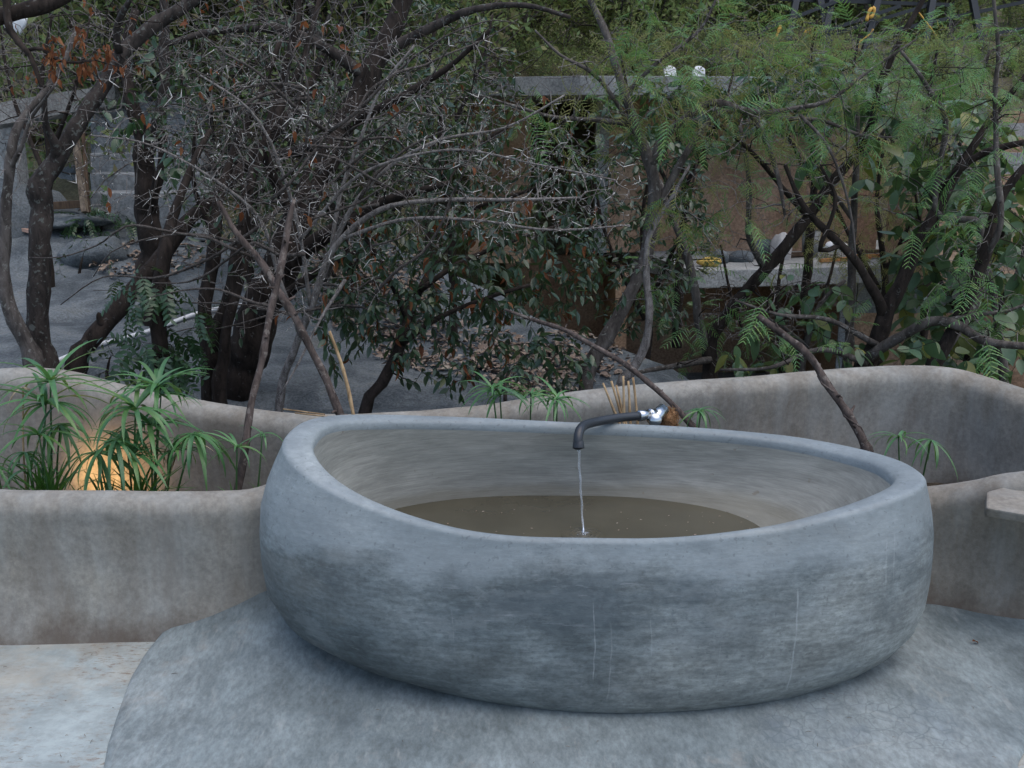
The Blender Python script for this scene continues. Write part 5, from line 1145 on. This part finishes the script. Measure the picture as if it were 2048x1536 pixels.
for k, (a, b, c_, d) in enumerate([(1206,766,1240,848),(1222,762,1248,848),(1233,770,1252,850),(1246,752,1250,850),(1256,762,1262,852),(1266,755,1276,852)]):
    stake([(a,b,3.9,6),((a+c_)/2,(b+d)/2,3.88,7),(c_,d,3.86,8)], 'cane', ['leftmost dry cane in the cluster left of the chrome valve', 'second cane from the left in the cluster by the valve', 'third cane from the left, shortest of the cluster by the valve', 'tallest cane, fourth from the left in the cluster by the valve', 'fifth cane from the left in the cluster by the valve', 'rightmost cane of the cluster by the valve'][k], M['cane'], 'cane', 7)
for k, (a, b) in enumerate([((566,818,4.24),(650,829,4.22)), ((590,826,4.21),(655,833,4.18))]):
    mb = MB(); mb.tube([at(*a), (at(*a)+at(*b))/2, at(*b)], [.003, .0035, .003], 6); tag(mb.build('reed', M['cane']), ['dry reed lying along the dip of the rear wall, upper one', 'dry reed lying along the dip of the rear wall, lower one'][k], 'reed')

# ------------------------------------------------------------------ umbrella sedges
SB = [blade_mesh('leaf', .26*s, .018, M['sedge'], (R(a), R(b))) for s, a, b in ((1, 35, -25), (1.1, 20, -55), (.95, 10, -85), (1.15, 45, -10), (1, 0, -60))]
SD = [blade_mesh('leaf', .25*s, .0165, M['sedge'], (R(a), R(b))) for s, a, b in ((1, -10, -95), (1.1, -25, -80), (.9, 0, -100))]
ST = [blade_mesh('leaf', .27*s, .013, M['sedge_dk'], (R(a), R(b))) for s, a, b in ((1, 10, -30), (1.1, 0, -55), (.8, 15, 0))]
SY = [blade_mesh('leaf', .16*s, .013, M['sedge_dry'], (R(a), R(b))) for s, a, b in ((1, 10, -60), (.8, -20, -80))]
def sedge(label, heads, tufts=()):
    """heads: px, py of the crown, Y, px of the stem foot, blade count, size, kind"""
    h0 = heads[0] if heads else tufts[0]; p0 = at(h0[0], h0[1], h0[2]); t = thing('umbrella_sedge', label, 'plant', (p0[0], p0[1], .17)); off = org(t)
    def blade(ms, p, d, up, s, par):
        o_ = bpy.data.objects.new('leaf', ms[int(rng.integers(0, len(ms)))]); COL.objects.link(o_); o_.parent = par; m_ = orient(p, d, up, s); m_[:3, 3] -= off; o_.matrix_local = Matrix(m_.tolist())
    for (px, py, Y, fx, nb, sc, kd) in heads:
        hd = at(px, py, Y); ft = at(fx, 1000, Y); ft = np.array([ft[0], Y+rng.uniform(-.05, .05), .16]); mid = (hd+ft)/2 + np.array([rng.uniform(-.012, .012), 0, .02]); P = crom(np.array([ft, mid, hd]), .04)
        mb = MB(); mb.tube(P, np.linspace(.0045, .0028, len(P))*(.8+.3*sc), 7); sm = mb.build('stem', M['stem'] if kd != 'dry' else M['cane'], t); nb = int(nb*1.3); a0 = rng.uniform(0, 6.28); tilt = rng.normal(size=3)*.15
        for k in range(nb):
            a = a0 + k*6.283/nb + rng.uniform(-.15, .15); d = np.array([math.cos(a), math.sin(a), 0]) + tilt*.5
            blade(SY if kd == 'dry' else SD if kd == 'droop' else SB, hd, d, np.array([0, 0, 1.]) + rng.normal(size=3)*.12, sc*rng.uniform(.8, 1.15), sm)
    for (px, py, Y, nb, sc) in tufts:
        b = at(px, py, Y); b[2] = max(.17, b[2]-.05); tf = MB(); tf.tube([b-np.array([0, 0, .03]), b], [.012, .008], 7); tu = tf.build('tuft_base', M['stem'], t)
        for k in range(nb):
            a = rng.uniform(0, 6.28); e = R(rng.uniform(35, 85)); d = np.array([math.cos(a)*math.cos(e), math.sin(a)*math.cos(e), math.sin(e)]); blade(ST, b + rng.normal(size=3)*np.array([.02, .02, .0]), d, np.array([-math.cos(a), -math.sin(a), .8]), sc*rng.uniform(.7, 1.2), tu)
    return t
sedge('tallest umbrella sedge, far left, its crown above the rear wall', [(101,765,3.62,92,15,1.05,''), (92,808,3.58,92,16,1.05,''), (46,775,3.66,60,4,.8,'dry'), (50,905,3.6,58,9,.7,'droop'), (120,850,3.66,104,11,.85,'droop'), (78,870,3.5,84,12,.8,''), (62,940,3.56,66,8,.6,'')], [(95,985,3.55,34,1.0), (60,990,3.55,14,.7), (150,990,3.52,10,.5)])
sedge('umbrella sedge with pale flat crowns, in front of the lamp glow', [(271,819,3.58,272,18,1.05,''), (316,772,3.70,296,16,1.0,''), (322,790,3.72,305,9,.8,''), (268,908,3.55,275,14,.9,''), (195,905,3.56,215,11,1.0,'droop'), (250,860,3.66,268,8,.9,'droop'), (300,850,3.62,288,12,.95,''), (232,880,3.5,250,12,.85,'droop')], [(285,985,3.55,26,.9), (215,990,3.53,12,.7)])
sedge('drooping umbrella sedge with browning leaf tips, right of the lamp glow', [(388,868,3.6,330,14,1.05,'droop'), (345,905,3.62,320,10,.8,''), (360,890,3.7,322,5,.9,'dry')], [(330,990,3.54,10,.6)])
sedge('small umbrella sedge at the foot of the tall dark stake', [(474,895,3.52,470,9,.62,''), (525,868,3.6,500,5,.45,'')], [(515,975,3.5,9,.4), (462,985,3.5,6,.4)])
sedge('tiny leafy sedge cut off by the left picture edge', [(-8,930,3.5,-6,8,.7,'droop')], [])
sedge('spiky umbrella sedge rising behind the middle of the tub rim', [(985,778,3.86,998,12,.75,''), (1000,790,3.9,1005,9,.7,''), (1062,787,3.9,1062,10,.6,''), (1114,798,3.88,1116,10,.62,''), (1108,800,3.84,1100,7,.6,'')])
sedge('sparse green sedge between the coir wrapped tap and the right wall', [(1402,818,3.88,1386,7,.62,'droop'), (1396,822,3.86,1392,5,.6,''), (1320,830,3.86,1325,3,.4,'')])
sedge('left one of two thin sedges beside the right end of the tub', [(1797,874,3.85,1801,9,.62,'')])
sedge('right one of two thin sedges beside the right end of the tub', [(1862,880,3.95,1845,8,.75,'droop')])

# ------------------------------------------------------------------ brush that veils the house and the stairs
for (px, py, Y, rx, ry, nb, nt, lf, step, lb) in [
        (690, 560, 8.3, 230, 230, 60, 620, 'dark', .07, 'tangled dark brush between the staircase and the biggest trunk'),
        (500, 420, 8.6, 200, 250, 50, 560, 'dark', .08, 'tangled dark brush right of the staircase top'),
        (860, 330, 9.6, 180, 190, 40, 420, 'dark', .06, 'dark leafy brush left of the house roof'),
        (1290, 620, 8.0, 150, 210, 44, 420, 'dark', .045, 'leafy brush hanging in front of the house door'),
        (1360, 390, 9.0, 170, 90, 30, 240, 'vine', .12, 'green leafy brush hanging before the roof edge'),
        (1620, 340, 9.4, 150, 75, 34, 300, 'vine', .08, 'leafy brush hiding the right end of the roof slab'),
        (1560, 770, 8.6, 170, 80, 30, 320, None, 0, 'bare tangled dry brush under the terrace slab'),
        (1930, 640, 7.4, 150, 300, 46, 330, 'big', .10, 'tall broad leaved brush at the right, hiding the garden steps'),
        (1760, 560, 8.6, 170, 170, 36, 300, 'olive', .12, 'light feathery brush before the right end of the house'),
        (1860, 400, 9.0, 170, 130, 30, 160, 'feather', .16, 'feathery brush below the steel frame'),
        (90, 330, 8.4, 130, 180, 24, 260, None, 0, 'bare dry brush around the concrete beam post')]:
    t = Tree('brush', lb, 'bush')
    t.limb([(px, py+130, Y, 18), (px+10, py, Y, 14), (px-6, py-160, Y, 9), (px+14, py-300, Y, 5)], M['bark_dark'], 'stem')
    t.limb([(px+8, py-10, Y, 10), (px+rx*.5, py-170, Y-.2, 7), (px+rx*.7, py-300, Y-.1, 4)], M['bark_dark']); t.limb([(px, py+20, Y, 10), (px-rx*.5, py-140, Y+.2, 7), (px-rx*.7, py-280, Y+.2, 4)], M['bark_dark'])
    rg = [(px, py-150, rx, ry, Y-.6, Y+.7, 1)]
    t.fill(reg(nb, rg), TD, 'branches', .010, .003, .2); t.fill(reg(nt, rg), TG if lf is None else TD, 'twigs', .0055, .0018, .28)
    if lf: leaves(t.t, t.place(step, .3, droop=.4, scale=(.7, 1.2), tw=t.last), lf, 120)

# ------------------------------------------------------------------ small litter on the cement
mb = MB()
for k in range(44):
    p = onz(rng.uniform(0, 300), rng.uniform(1290, 1530), .004) if k < 20 else onz(rng.uniform(330, 2000), rng.uniform(1300, 1530), .03)
    a = rng.uniform(0, 6.28); L = rng.uniform(.002, .009)*(1+(rng.uniform() < .12)*1.5); d = np.array([math.cos(a), math.sin(a), 0])*L; mb.tube([p-d, p+np.array([0, 0, .002])+d*.2*np.array([-1, 1, 0]), p+d], [.0006, .0009, .0005], 4)
tag(mb.build('floor_grit', M['log']), 'scattered tiny twig bits and grit on the cement floor', 'grit', kind='stuff')
for px, py, lb, s in [(1945, 1283, 'small reddish fallen leaf on the paving at right', .5), (163, 1276, 'small green brown leaf on the pale floor against the left wall', .6)]:
    p = onz(px, py, .03 if px > 1000 else .006); o_ = bpy.data.objects.new('fallen_leaf', LM['dead'][0]); COL.objects.link(o_); o_.matrix_world = Matrix(orient(p, np.array([.8, .4, .05]), np.array([0, 0, 1.0]), s).tolist()); tag(o_, lb, 'leaf')
